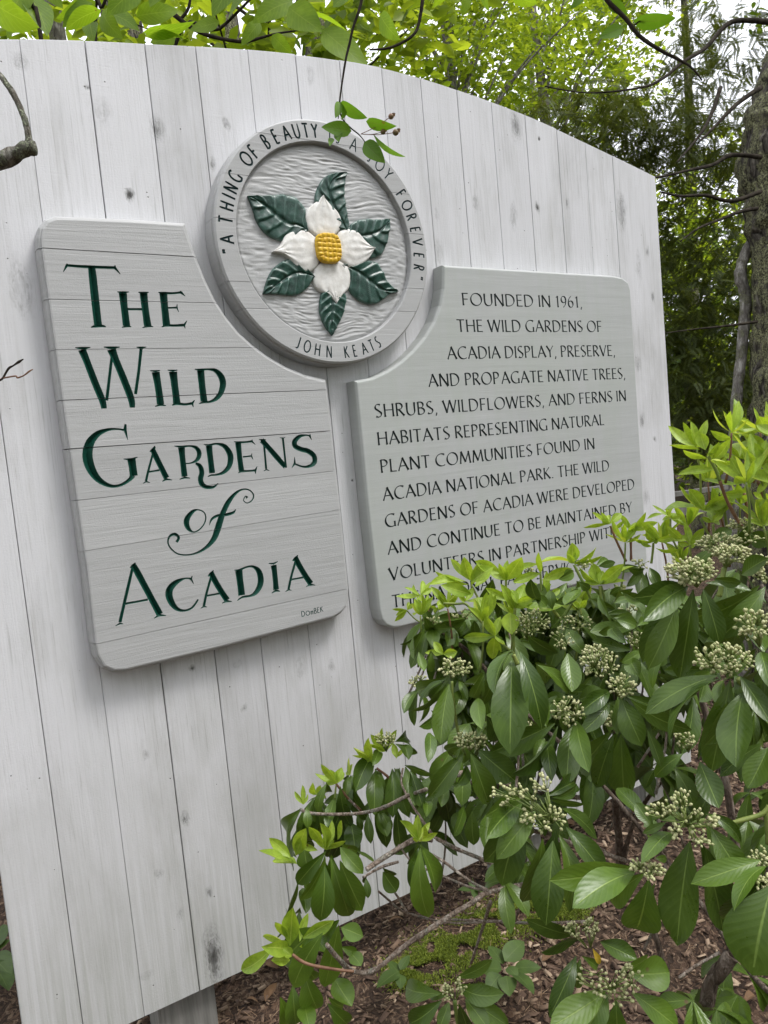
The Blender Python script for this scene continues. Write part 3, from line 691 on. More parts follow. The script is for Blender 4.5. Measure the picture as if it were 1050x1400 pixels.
# ------------------------------------------------------------------ the round carved medallion
TM = 0.068; YM = -TM
MC = Vector((0.5384*S, CAMZ+0.3022*S)); RF = 0.1709*S; RI = 0.1411*S
M_med = panel_paint('medallion grey paint', (0.415, 0.417, 0.415), 0.0, 200.)
def ring_body():
    prof = [(RI-.0035, YM+.024), (RI-.0015, YM+.010), (RI-.0008, YM+.002), (RI+.0012, YM), (RF-.004, YM), (RF+.001, YM+.004), (RF+.0015, YM+.010), (RF-.003, YM+.013), (RF-.003, YM+.016), (RF+.003, YM+.020), (RF+.0035, YM+.028), (RF+.0035, -.0015), (RI-.0035, -.0015)]
    N = 128; V, F = [], []
    for i in range(N):
        a = 2*math.pi*i/N
        for k, (r, y) in enumerate(prof):
            rr = r*(1+0.0018*noise.noise(Vector((math.cos(a)*3, math.sin(a)*3, 0))))
            V.append((MC.x+rr*math.cos(a), y, MC.y+rr*math.sin(a)))
    K = len(prof)
    for i in range(N):
        j = (i+1) % N
        for k in range(K): F.append((i*K+k, i*K+(k+1) % K, j*K+(k+1) % K, j*K+k))
    me = mesh('rim', V, F); bm = bmesh.new(); bm.from_mesh(me); bmesh.ops.recalc_face_normals(bm, faces=bm.faces); bm.to_mesh(me); bm.free()
    return link('rim_body', me, M_med)
ringb = ring_body()
med = empty('medallion', (MC.x, -0.01, MC.y), label='round carved medallion with a white dogwood flower and a lettered rim', cat='medallion')
CENT = [("''", (290, 345)), ('A', (309, 327)), ('T', (309, 300.6)), ('H', (310.5, 282)), ('I', (313, 268.5)), ('N', (316, 257)), ('G', (321.5, 241.5)), ('O', (335.6, 216)), ('F', (344.5, 205)), ('B', (363, 193.7)), ('E', (376, 186)), ('A', (391.5, 182)), ('U', (405, 179)), ('T', (417.5, 177)), ('Y', (430, 178)),
        ('I', (450.7, 183.5)), ('S', (461.6, 188)), ('A', (483.5, 199.4)), ('J', (504.5, 217)), ('O', (518, 228)), ('Y', (531, 238)), ('F', (547.4, 265)), ('O', (556.3, 281)), ('R', (562, 297)), ('E', (567, 314)), ('V', (569.5, 331)), ('E', (571, 349)), ('R', (572, 366)), ("''", (577, 381))]
JK = [('J', (408, 468)), ('O', (420.6, 472)), ('H', (434.3, 477.4)), ('N', (450, 481)), ('K', (473.7, 482)), ('E', (485, 480)), ('A', (498, 476.3)), ('T', (508, 472.5)), ('S', (517, 469))]
cv = Carver(YM)
def on_arc(ch, ang, r0, h, sx, up, thick):
    """ch centred at angle ang, baseline radius r0; up = +1 reads with its head outward, -1 with its head inward"""
    parts = [(GLY["'"], -.07), (GLY["'"], .07)] if ch == "''" else [(GLY[ch], 0)]
    cv.letter()
    for (w, sts), dx in parts:
        for st in sts:
            def fr(p, q):
                p2 = p-w*sx/2+dx*h
                if up > 0: a = ang-p2/(r0+h/2); r = r0+q
                else: a = ang+p2/(r0-h/2); r = r0-q
                return (r*math.cos(a), r*math.sin(a))
            pts, cl = stroke_pts(st, sx, h, MC.x, MC.y, thick, True, fr)
            cv.add(pts, .55, .003, cl)
LH = 0.0385
for i, (ch, q) in enumerate(CENT):
    p = on_y(*q, YM); a = math.atan2(p.z-MC.y, p.x-MC.x)
    bold = .0080 if i < 15 else .0055 if i < 21 else .0072
    sx = LH*(0.86 if ch in 'AO' else .78 if ch in 'UYVT' else .72)
    on_arc(ch, a, RI+.0095, LH, sx, 1, bold)
for ch, q in JK:
    p = on_y(*q, YM); a = math.atan2(p.z-MC.y, p.x-MC.x)
    on_arc(ch, a, RF-.0135, LH*.88, LH*.64, -1, .0058)
M_ink2 = simple('dark green rim letter paint', (0.005, 0.022, 0.024), (0.008, 0.035, 0.034), 90., 0.5, 0.1, 0.001)
carve(ringb, cv, M_ink2)
storeM = {}
MZ = [on_y(*q, YM).z for q in [(345, 179.8), (330, 237.5), (310, 297.8), (340, 383), (350, 421.5), (565, 409)]]
MZ = [MC.y+RF*.62, MC.y+RF*.30, MC.y-RF*.0, MC.y-RF*.33, MC.y-RF*.66]
MZ[0] = MZ[0]; MZ[1] = on_y(325, 238.3, YM).z; MZ[2] = on_y(305, 297.8, YM).z; MZ[3] = on_y(330, 385, YM).z; MZ[4] = on_y(350, 421.8, YM).z
MZ[0] = on_y(347, 179.9, YM).z
cz = [None]+MZ+[None]
for i in range(len(cz)-1):
    me = slab(ringb.data, cz[i+1] + .0005 if cz[i+1] is not None else None, cz[i] - .0005 if cz[i] is not None else None)
    bm = bmesh.new(); bm.from_mesh(me)
    todo = set(bm.faces); groups = []
    while todo:
        f0 = todo.pop(); isl = {f0}; st = [f0]
        while st:
            f = st.pop()
            for e in f.edges:
                for g_ in e.link_faces:
                    if g_ in todo: todo.discard(g_); isl.add(g_); st.append(g_)
        groups.append(isl)
    big = [q for q in groups if len(q) > 20]; idx = {f.index: k for k, q in enumerate(big) for f in q}
    bm.free()
    for k in range(len(big)):
        m2 = me.copy(); bm = bmesh.new(); bm.from_mesh(m2); bm.faces.ensure_lookup_table()
        bmesh.ops.delete(bm, geom=[f for f in bm.faces if idx.get(f.index, 0) != k], context='FACES'); bm.to_mesh(m2); bm.free()
        ob = link('rim_board', m2, None, med); split_letters(ob, cv, med, M_ink2, store=storeM)
bpy.data.objects.remove(ringb)
emit_letters(storeM, med, M_ink2)

# chiselled field inside the rim: real tool marks
def chisel(x, z):
    w = noise.noise(Vector((x*7, z*9, 0)))*1.2
    a = noise.noise(Vector((x*17+w, z*105+w*2.0, 0)))
    b_ = noise.noise(Vector((x*34, z*190+w*3, 7)))
    return (1-abs(a)*2.2)*0.0017+b_*0.0013
NR, NA = 150, 420
V, F = [(MC.x, YM+.012, MC.y)], []
for i in range(1, NR+1):
    r = (RI-.0005)*i/NR
    for k in range(NA):
        a = 2*math.pi*k/NA; x = r*math.cos(a); z = r*math.sin(a)
        y = YM+.0155-chisel(x, z)
        if i > NR-6: y += (i-(NR-6))*.0010
        V.append((MC.x+x, y, MC.y+z))
for k in range(NA): F.append((0, 1+k, 1+(k+1) % NA))
for i in range(NR-1):
    for k in range(NA):
        a = 1+i*NA+k; b_ = 1+i*NA+(k+1) % NA
        F.append((a, a+NA, b_+NA, b_))
link('field', mesh('field', V, [f[::-1] for f in F], True), M_med, med)
M_leafp = simple('glossy dark green enamel, worn pale on the ridges', (0.002, 0.026, 0.017), (0.008, 0.058, 0.038), 55., 0.33, 0.5, 0.002, spec=0.6)
def ridge_worn(m):
    t = NT(m); b = t.n['Principled BSDF']; geo = t.new('ShaderNodeNewGeometry')
    old = b.inputs['Base Color'].links[0].from_socket
    pt = t.mr(geo.outputs['Pointiness'], 0.505, 0.56, 0, 0.45)
    sp = t.mr(t.noise(t.coord(), 420., 3, .7), .58, .66, 0, .4)
    t.set(b, 'Base Color', t.mix(t.math('MAXIMUM', pt, sp), old, (0.16, 0.27, 0.23)))
ridge_worn(M_leafp)
M_petal = simple('chalky white petal paint', (0.60, 0.58, 0.54), (0.78, 0.77, 0.74), 46., 0.55, 0.6, 0.002)
M_yel = simple('ochre yellow enamel', (0.58, 0.34, 0.015), (0.78, 0.50, 0.035), 60., 0.4, 0.2, 0.001)
YB = YM+.0135
def resample(P, n):
    Q = catmull([Vector((p[0], p[1], 0)) for p in P], 8); L = [0]
    for a, b_ in zip(Q[:-1], Q[1:]): L.append(L[-1]+(b_-a).length)
    out = []
    for k in range(n+1):
        s_ = L[-1]*k/n; i = min(int(np.searchsorted(L, s_)), len(L)-1); i = max(i, 1)
        f = (s_-L[i-1])/max(L[i]-L[i-1], 1e-9); out.append(Q[i-1].lerp(Q[i], f))
    return out
def relief(name, left, right, mid, m, height, kind, seed, ns=84, nt=30):
    """carved blade between two traced edges; returns its mesh object"""
    T_ = lambda q: on_y(q.x/4.375+320, q.y/4.375+220, YM+.004)
    Lp = [T_(q) for q in resample(left, ns)]; Rp = [T_(q) for q in resample(right, ns)]; Mp = [T_(q) for q in resample(mid, ns)]
    V, F = [], []
    wid = max((a-b_).length for a, b_ in zip(Lp, Rp))
    for i in range(ns+1):
        s_ = i/ns
        for j in range(nt+1):
            f = j/nt
            p = Lp[i].lerp(Mp[i], f*2) if f <= .5 else Mp[i].lerp(Rp[i], f*2-1)
            c = abs(f-.5)*2
            edge = max(0.0, 1-c**6)
            if kind == 'leaf':
                ph = (s_*6.2+c*1.25*(1 if f < .5 else .85))+seed*.3
                saw = ph-math.floor(ph)
                v = saw**1.6 if saw < .82 else (1-saw)/.18                     # stepped lobes between sharp carved veins
                h = height*(0.5+0.5*edge**.5)+.0058*v*min(1, c*6)*(1-.35*s_ if s_ > .5 else 1)
                h -= .004*max(0, 1-c*9)
                h *= min(1, s_*14+.35)
                h += noise.noise(Vector((p.x*60+seed, p.z*60, 0)))*.0012
            else:
                h = height*(.55+.45*edge**.6)*(1-.18*c*c)+noise.noise(Vector((p.x*45+seed, p.z*45, seed)))*.0009
                h += .0010*math.sin(c*14+s_*3+seed)*(1-s_)+.0012*max(0, 1-c*5)*(1 if s_ < .25 else 0)
                h -= .006*max(0, s_-.75)*4*0.5
            V.append((p.x, YB-h, p.z))
    W = nt+1
    for i in range(ns):
        for j in range(nt): F.append((i*W+j, (i+1)*W+j, (i+1)*W+j+1, i*W+j+1))
    # skirt down into the field
    rim = [i*W for i in range(ns+1)]+[ns*W+j for j in range(1, W)]+[i*W+nt for i in range(ns-1, -1, -1)]+[j for j in range(nt-1, 0, -1)]
    base = len(V)
    for r in rim: V.append((V[r][0], YB+.006, V[r][2]))
    n = len(rim)
    for k in range(n): F.append((rim[k], rim[(k+1) % n], base+(k+1) % n, base+k))
    me = mesh(name, V, F, True)
    bm = bmesh.new(); bm.from_mesh(me); bmesh.ops.remove_doubles(bm, verts=bm.verts, dist=1e-5); bmesh.ops.recalc_face_normals(bm, faces=bm.faces); bm.to_mesh(me); bm.free()
    me.shade_smooth()
    return link(name, me, m, med)
LEAVES = [
 ([(85, 205), (200, 203), (300, 200), (380, 225), (430, 290), (437, 350), (445, 415)], [(85, 205), (118, 290), (152, 380), (205, 440), (285, 475), (360, 470), (445, 415)], [(85, 205), (180, 255), (260, 325), (330, 375), (390, 380), (445, 415)]),
 ([(682, 62), (600, 70), (540, 100), (505, 160), (490, 220), (505, 300), (590, 400), (680, 420)], [(682, 62), (668, 130), (665, 210), (680, 300), (692, 370), (690, 395), (680, 420)], [(682, 62), (600, 105), (575, 180), (605, 270), (650, 350), (680, 420)]),
 ([(937, 342), (870, 348), (800, 345), (740, 355), (700, 380), (650, 440)], [(937, 342), (934, 420), (915, 500), (880, 560), (820, 578), (740, 545), (650, 440)], [(937, 342), (880, 410), (800, 440), (720, 440), (650, 440)]),
 ([(990, 778), (930, 730), (890, 650), (850, 605), (790, 595), (700, 600), (640, 620)], [(990, 778), (930, 800), (860, 850), (790, 850), (730, 815), (695, 770), (680, 700), (640, 620)], [(990, 778), (900, 770), (820, 715), (740, 655), (640, 620)]),
 ([(593, 1043), (545, 980), (518, 900), (520, 830), (535, 780), (590, 730)], [(593, 1043), (625, 980), (655, 920), (670, 860), (672, 800), (590, 730)], [(593, 1043), (585, 950), (590, 850), (590, 730)]),
 ([(178, 792), (205, 700), (240, 640), (300, 595), (350, 588), (420, 620), (485, 690)], [(178, 792), (250, 794), (320, 801), (380, 800), (430, 770), (462, 730), (485, 690)], [(178, 792), (250, 745), (340, 680), (410, 665), (485, 690)])]
for i, (a, b_, c) in enumerate(LEAVES):
    o = relief('carved_leaf', a, b_, c, M_leafp, .008, 'leaf', i*1.7)
PET = [
 ([(533, 205), (490, 245), (440, 290), (428, 350), (440, 400), (470, 430), (545, 490)], [(533, 205), (570, 250), (620, 300), (645, 350), (645, 390), (620, 430), (545, 490)], [(533, 205), (534, 300), (540, 400), (545, 490)], .013),
 ([(612, 852), (570, 800), (520, 780), (485, 740), (478, 690), (490, 640), (530, 600), (575, 570)], [(612, 852), (650, 805), (690, 760), (705, 700), (700, 650), (670, 612), (620, 590), (575, 570)], [(612, 852), (600, 750), (590, 660), (575, 570)], .012),
 ([(232, 543), (280, 500), (310, 440), (370, 412), (430, 415), (470, 440), (515, 480), (535, 520)], [(232, 543), (300, 560), (350, 605), (400, 650), (450, 662), (490, 640), (515, 600), (535, 520)], [(232, 543), (330, 540), (430, 540), (535, 520)], .014),
 ([(843, 522), (790, 480), (740, 420), (690, 403), (650, 410), (620, 440), (600, 520)], [(843, 522), (810, 580), (760, 625), (710, 638), (670, 625), (630, 590), (600, 520)], [(843, 522), (760, 522), (680, 520), (600, 520)], .014)]
for i, (a, b_, c, h) in enumerate(PET): relief('petal', a, b_, c, M_petal, h, 'petal', i*2.3)
# seed head: rows of kernels
nx, nz, sub = 5, 6, 7
c0 = on_y(567/4.375+320, 521/4.375+220, YM-.008); ex = on_y(640/4.375+320, 521/4.375+220, YM-.008)-c0; ez = on_y(558/4.375+320, 430/4.375+220, YM-.008)-c0
HX, HZ = abs(ex.x), abs(ez.z)
V, F = [], []; NX = nx*sub; NZ = nz*sub
for i in range(NX+1):
    for j in range(NZ+1):
        u = i/NX*2-1; v = j/NZ*2-1
        fx = (i % sub)/sub; fz = (j % sub)/sub
        m_ = max(abs(u), abs(v)); 
        q = (abs(u)**3.2+abs(v)**3.2)**(1/3.2) or 1
        k = m_/q if q > 0 else 1
        bumpy = (math.sin(fx*math.pi)**.6)*(math.sin(fz*math.pi)**.5)*(.55+.45*fz)
        dome = math.sqrt(max(0, 1-q*k*q*k*.55))
        y = YM-.0085-.006*dome-.0048*bumpy
        if m_ > .985: y = YM+.0
        V.append((c0.x+u*HX*k, y, c0.z+v*HZ*k))
for i in range(NX):
    for j in range(NZ):
        a = i*(NZ+1)+j; F.append((a, a+NZ+1, a+NZ+2, a+1))
link('seed_head', mesh('seed_head', V, F, True), M_yel, med)
# ------------------------------------------------------------------ ground
def gz(x, y):
    d = math.hypot(x-1.5, y)
    a = 0.028*noise.noise(Vector((x*1.1, y*1.1, 0)))+0.012*noise.noise(Vector((x*4, y*4, 3)))
    return a*(1+d*.06) - 0.02 + 0.0*d
def axis(lo, hi, c, fine, step, grow):
    out = [c]; s_ = step; v = c
    while v < hi:
        v += s_; out.append(v)
        if v > c+fine: s_ *= grow
    s_ = step; v = c
    while v > lo:
        v -= s_; out.insert(0, v)
        if v < c-fine: s_ *= grow
    return out
gx = axis(-400, 400, 1.5, 2.6, 0.05, 1.18); gy = axis(-400, 400, -0.2, 2.2, 0.05, 1.18)
V = [(x, y, gz(x, y)) for x in gx for y in gy]; ny = len(gy)
F = [(i*ny+j, (i+1)*ny+j, (i+1)*ny+j+1, i*ny+j+1) for i in range(len(gx)-1) for j in range(ny-1)]
def mulch_mat():
    m, n, l, b = mat('dark bark mulch and leaf litter'); t = NT(m); co = t.coord()
    w = t.noise(co, 9., 3, .6)
    mp = t.new('ShaderNodeVectorMath', {0: co, 1: t.new('ShaderNodeVectorMath', {0: t.new('ShaderNodeCombineXYZ', {0: w, 1: w, 2: w}).outputs[0], 'Scale': .25}, operation='SCALE').outputs[0]}, operation='ADD').outputs[0]
    v1 = t.voro(t.mapping(mp, (1, 2.8, 1)), 34.); v2 = t.voro(t.mapping(mp, (2.6, 1, 1), rot=(0, 0, .6)), 46.)
    c1 = t.new('ShaderNodeSeparateColor', {0: v1.outputs['Color']}).outputs[0]; c2 = t.new('ShaderNodeSeparateColor', {0: v2.outputs['Color']}).outputs[1]
    big = t.noise(co, 1.6, 4, .6)
    f = t.math('ADD', t.math('MULTIPLY', c1, .5), t.math('MULTIPLY', c2, .5))
    col = t.ramp(f, [(0.15, (.018, .011, .008)), (.45, (.055, .033, .022)), (.65, (.11, .066, .042)), (.9, (.22, .155, .105))])
    col = t.mix(t.mr(big, .4, .65, 0, .45), col, (.035, .024, .016))
    t.set(b, 'Base Color', col); b.inputs['Roughness'].default_value = .9; b.inputs['Specular IOR Level'].default_value = .2
    h = t.math('ADD', t.math('ADD', c1, c2), t.noise(co, 60., 4, .6))
    t.set(b, 'Normal', t.bump(h, 1.0, .012)); return m
M_mulch = mulch_mat()
g = link('ground', mesh('ground', V, F, True), M_mulch); tag(g, kind='structure')

def cloud_mesh(name, verts, faces4):
    me = bpy.data.meshes.new(name); nv = len(verts); nf = len(faces4)
    me.vertices.add(nv); me.vertices.foreach_set('co', np.asarray(verts, dtype=np.float32).ravel())
    me.loops.add(nf*4); me.loops.foreach_set('vertex_index', np.asarray(faces4, dtype=np.int32).ravel())
    me.polygons.add(nf); me.polygons.foreach_set('loop_start', np.arange(0, nf*4, 4, dtype=np.int32))
    me.update(calc_edges=True); return me
nr = np.random.default_rng(5)
def unit(a): return a/np.maximum(np.linalg.norm(a, axis=1, keepdims=True), 1e-9)
def leaf_cloud(P, D, N, L, W, fold=.25, droop=.15):
    """many small leaves: base points P, directions D, normals N, lengths, widths -> (verts, quads)"""
    D = unit(D); X = unit(np.cross(D, N)); Nn = np.cross(X, D); L = L[:, None]; W = W[:, None]
    p0 = P; p3 = P+D*L-Nn*L*droop
    m1 = P+D*L*.32; m2 = P+D*L*.68-Nn*L*droop*.45
    l1 = m1+X*W*.42+Nn*W*fold; l2 = m2+X*W*.40+Nn*W*fold*.8; r1 = m1-X*W*.42+Nn*W*fold; r2 = m2-X*W*.40+Nn*W*fold*.8
    n = len(P); V = np.stack([p0, l1, l2, p3, r2, r1], 1).reshape(-1, 3)
    b = np.arange(n)[:, None]*6
    F = np.concatenate([b+np.array([0, 3, 2, 1]), b+np.array([0, 5, 4, 3])], 0)
    return V, F
def ellip(c, r, n, shell=0.0):
    d = unit(nr.normal(size=(n, 3))); q = nr.random(n)**(1/3)
    q = shell+(1-shell)*q
    return np.array(c)+d*q[:, None]*np.array(r)
def foliage(name, blobs, leaf, m, parent, per=11, spread=.13, up=.7, ratio=.5, droop=.15, kind=None, dens=1.0):
    VV, FF, off = [], [], 0
    for c, r, nclu in blobs:
        nclu = int(nclu*dens); C0 = ellip(c, r, nclu)
        tw = unit(nr.normal(size=(nclu, 3))*np.array([1, 1, .45]))
        k = np.repeat(np.arange(nclu), per); n = len(k)
        s_ = nr.random(n)*2-1
        P = C0[k]+tw[k]*(s_*spread)[:, None]+nr.normal(size=(n, 3))*spread*.22
        side = unit(np.cross(tw, [0, 0, 1.0])+1e-4)[k]*np.where(nr.random(n) < .5, 1, -1)[:, None]
        D = tw[k]*.6+side*.8+nr.normal(size=(n, 3))*.3+np.array([0, 0, -.15])
        N = nr.normal(size=(n, 3))*.45+np.array([0, 0, up])
        L = leaf*(.65+.7*nr.random(n)); W = L*ratio*(.85+.3*nr.random(n))
        V, F = leaf_cloud(P, D, unit(N), L, W, .18, droop); VV.append(V); FF.append(F+off); off += len(V)
    o = link(name, cloud_mesh(name, np.concatenate(VV), np.concatenate(FF)), m, parent)
    o['kind'] = 'stuff'
    return o

# wood chips lying on the soil, thickest near the viewer
M_chip = foliage_mat('mulch chips', [(0.0, (.035, .02, .013)), (.4, (.085, .05, .032)), (.62, (.17, .11, .072)), (.85, (.34, .25, .17)), (1, (.46, .37, .27))], trans=0.0, rough=.8, scale=4.)
n = 26000
X = 0.1+nr.random(n)*4.2; Y = -1.45+nr.random(n)**1.1*4.0
nrm = unit(np.stack([nr.normal(size=n)*.35, nr.normal(size=n)*.35, np.ones(n)], 1))
an = nr.random(n)*math.pi*2; D = np.stack([np.cos(an), np.sin(an), nr.normal(size=n)*.22], 1); D = unit(D)
XX = unit(np.cross(D, nrm)); NN = np.cross(XX, D)
Lc = .008+.030*nr.random(n)**2.2; Wc = Lc*(.16+.35*nr.random(n)); Tc = .0015+.003*nr.random(n)
Z = np.array([gz(a, b_) for a, b_ in zip(X, Y)])+.003+.008*nr.random(n)
C0 = np.stack([X, Y, Z], 1)
vv = []
for sx_, sy_, sz_, tp in [(-1, -1, 1, .8), (1, -1, 1, .9), (1, 1, 1, .75), (-1, 1, 1, 1), (-1, -1, -1, 1), (1, -1, -1, 1), (1, 1, -1, 1), (-1, 1, -1, 1)]:
    jit = 1+nr.normal(size=n)*.18
    vv.append(C0+D*(sx_*Lc/2*jit)[:, None]+XX*(sy_*Wc/2*tp*jit)[:, None]+NN*(sz_*Tc/2)[:, None])
V = np.stack(vv, 1).reshape(-1, 3); b_ = np.arange(n)[:, None]*8
F = np.concatenate([b_+np.array(q) for q in ([0, 1, 2, 3], [0, 4, 5, 1], [1, 5, 6, 2], [2, 6, 7, 3], [3, 7, 4, 0])], 0)
tag(link('wood_chips', cloud_mesh('wood_chips', V, F), M_chip), 'brown bark and wood chips scattered over the soil under the shrub', 'mulch', kind='stuff')
# pine needles and tiny litter
M_straw = foliage_mat('dry needles and straw', [(0, (.10, .055, .03)), (.5, (.24, .15, .085)), (1, (.42, .31, .2))], 0, .8, 3.)
n = 5000; X = 0.1+nr.random(n)*4; Y = -1.4+nr.random(n)*3; Z = np.array([gz(a, b_) for a, b_ in zip(X, Y)])+.012
an = nr.random(n)*6.28; D = np.stack([np.cos(an), np.sin(an), nr.normal(size=n)*.15], 1)
V, F = leaf_cloud(np.stack([X, Y, Z], 1), D, np.tile([0, 0, 1.], (n, 1)), .02+.03*nr.random(n), np.full(n, .0016), 0.3, .05)
tag(link('litter', cloud_mesh('litter', V, F), M_straw), 'dry needles and straw lying among the wood chips', 'litter', kind='stuff')
M_dleaf = leaf_mat('dead brown leaf', (.10, .055, .028), (.22, .13, .07), (.18, .12, .07), trans=.05, rough=.75, veins=.3, mottle=.3, back=(.2, .14, .09), spec=.25)
DEAD = []
# moss cushion
M_moss = foliage_mat('moss', [(0, (.05, .075, .010)), (.5, (.14, .19, .02)), (1, (.28, .33, .04))], .15, .8, 9.)
mp_ = [on_g(*q) for q in [(556, 1322), (590, 1300), (625, 1284), (655, 1262), (690, 1244), (730, 1236), (775, 1234)]]
VV, FF, off = [], [], 0
Pm = []
for k, c in enumerate(mp_):
    n = 3600; q = nr.normal(size=(n, 2))*np.array([.05, .055])*(1.0 if k not in (0, 6) else .7)
    x = c.x+q[:, 0]; y = c.y+q[:, 1]
    keep = np.array([noise.noise(Vector((a*14, b_*14, 0))) > -.18 for a, b_ in zip(x, y)])
    x, y = x[keep], y[keep]; rr = np.hypot(x-c.x, y-c.y)
    Pm.append(np.stack([x, y, np.array([gz(a, b_) for a, b_ in zip(x, y)])+.012*np.exp(-(rr/.06)**2)+.004], 1))
Pm = np.concatenate(Pm); n = len(Pm)
V, F = leaf_cloud(Pm, np.stack([nr.normal(size=n)*.8, nr.normal(size=n)*.8, np.full(n, .9)], 1), unit(nr.normal(size=(n, 3))), .006+.009*nr.random(n), np.full(n, .003), .2, .2)
tag(link('moss', cloud_mesh('moss', V, F), M_moss), 'low green moss growing over the mulch below the shrub', 'moss', kind='stuff')

# ------------------------------------------------------------------ trees behind the board
M_lime = foliage_mat('fresh lime green leaves', [(0.0, (.085, .15, .016)), (.45, (.19, .28, .03)), (.8, (.33, .43, .055)), (1, (.46, .54, .10))], .55, .5, .7)
M_mid = foliage_mat('mid green leaves', [(0.0, (.03, .062, .012)), (.5, (.08, .14, .022)), (1, (.19, .27, .045))], .5, .5, .8)
M_cedar = foliage_mat('dark cedar sprays', [(0.0, (.03, .046, .015)), (.5, (.075, .105, .028)), (1, (.15, .18, .05))], .42, .6, 1.2)
M_bark = bark('grey brown lichened bark', (.018, .015, .012), (.065, .056, .046), (.24, .22, .19), 11., (.20, .20, .11), 1.4, .85)
M_bark2 = bark('smooth grey bark', (.08, .07, .06), (.20, .185, .165), (.46, .44, .41), 14., (.19, .19, .12), .35, .45)
M_twig = simple('dark twig bark', (.014, .011, .008), (.048, .04, .03), 30., .95, .7, .003, spec=.1)
def wtree(name, label, base, trunk_pts, trunk_r, mt, cat='tree', group=None, twob=.25, seg=14):
    t = empty(name, base, label=label, cat=cat, group=group)
    tube('trunk', trunk_pts, trunk_r, mt, t, seg, 10, twob, base[0])
    return t
def gp(p, z=0.0): return Vector((p.x, p.y, z))
# big lichened trunk at the right edge
dT = 4.2
c1 = [at_d(1090, y, dT) for y in (690, 575, 490, 407, 343)]+[at_d(1084, 278, dT), at_d(1080, 214, dT), at_d(1086, 170, dT), at_d(1102, 110, dT), at_d(1122, 50, dT), at_d(1150, -60, dT), at_d(1190, -220, dT)]
b0 = gp(c1[0], -.1)
k = dT/FPX
t1 = wtree('old_cedar', 'thick dark conifer trunk crusted with lichen at the right edge, dark drooping sprays', (b0.x, b0.y, 0), [b0, b0.lerp(c1[0], .5)]+c1, [.27, .25, .235, .235, .232, .236, .24, .262, .268, .262, .245, .22, .19, .15], M_bark, twob=.16, seg=28)
for pts, r in (([(1050, 30), (1000, 30), (965, 65), (935, 84), (905, 108), (875, 120), (805, 127), (745, 118)], [.016, .012, .010, .008, .007, .005, .003]),
               ([(1040, 262), (1000, 275), (965, 267), (930, 268), (902, 262)], [.012, .010, .008, .006, .003]),
               ([(1035, 285), (1010, 290), (985, 300), (955, 312), (930, 330)], [.011, .009, .007, .005, .003]),
               ([(1040, 215), (1000, 212), (975, 225), (945, 232), (900, 242), (870, 240)], [.013, .011, .009, .007, .005, .003]),
               ([(985, 120), (975, 150), (960, 180), (940, 205), (925, 222)], [.012, .01, .008, .005, .003]),
               ([(1040, 120), (1010, 140), (980, 170), (955, 195)], [.014, .011, .008, .004]),
               ([(1035, 440), (990, 446), (950, 450), (905, 456)], [.008, .006, .004, .002])):
    tube('branch', [at_d(x, y, dT-.25-i*.12) for i, (x, y) in enumerate(pts)], r, M_twig, t1, 8, 5, .15)
def spray_mesh():
    """one flat drooping cedar spray as leaf-sized blades: returns base, dir, len, wid lists in a local frame"""
    P, D, L, W = [], [], [], []
    n = 13
    for i in range(n):
        s_ = i/(n-1); y = s_*.24; z = -.10*s_*s_
        for sg in (-1, 1):
            l_ = .085*(1-s_*.75)*(.8+.4*rnd.random())
            a = sg*math.radians(48)
            P.append((0, y, z)); D.append((math.sin(a), math.cos(a), -.18)); L.append(l_); W.append(.009)
            if l_ > .035:
                for q in (.35, .65):
                    for s2 in (-1, 1):
                        a2 = a+s2*.6
                        P.append((math.sin(a)*l_*q, y+math.cos(a)*l_*q, z-.18*l_*q)); D.append((math.sin(a2), math.cos(a2), -.25)); L.append(l_*.45); W.append(.008)
    return np.array(P), np.array(D), np.array(L), np.array(W)
def sprays(name, blobs, m, parent, scale=1.0):
    bP, bD, bL, bW = spray_mesh(); VV, FF, off = [], [], 0
    for c, r, n in blobs:
        C0 = ellip(c, r, int(n*4.2))
        for p in C0:
            a = nr.random()*6.283; tilt = .35+nr.normal()*.3; ro = nr.normal()*.4; s_ = scale*.5*(.7+.6*nr.random())
            M = (Matrix.Rotation(a, 3, 'Z') @ Matrix.Rotation(-tilt, 3, 'X') @ Matrix.Rotation(ro, 3, 'Y'))
            R_ = np.array(M)
            V, F = leaf_cloud(p+(bP*s_) @ R_.T, bD @ R_.T, np.tile(R_ @ np.array([0, 0, 1.]), (len(bP), 1)), bL*s_, bW*s_, .1, .1)
            VV.append(V); FF.append(F+off); off += len(V)
    o = link(name, cloud_mesh(name, np.concatenate(VV), np.concatenate(FF)), m, parent); o['kind'] = 'stuff'; return o
def blob(px, py, d, rx, rz, n, ry=None):
    c = at_d(px, py, d); return (tuple(c), (rx, ry or rx, rz), n)
sprays('foliage', [blob(790, 165, 5.2, .5, .2, 75), blob(860, 190, 5.0, .5, .2, 75), blob(930, 210, 5.2, .55, .3, 85), blob(900, 130, 5.2, .5, .2, 25), blob(990, 90, 5.4, .45, .35, 55), blob(960, 20, 5.4, .6, .35, 40),
                   blob(960, 340, 5.4, .6, .4, 120), blob(930, 410, 5.4, .6, .4, 120), blob(975, 480, 5.6, .6, .4, 130), blob(920, 520, 5.6, .6, .4, 130), blob(980, 590, 5.8, .6, .4, 140), blob(990, 220, 5.6, .4, .4, 50),
                   blob(1160, 420, 5.6, .7, 1.2, 150)], M_cedar, t1)
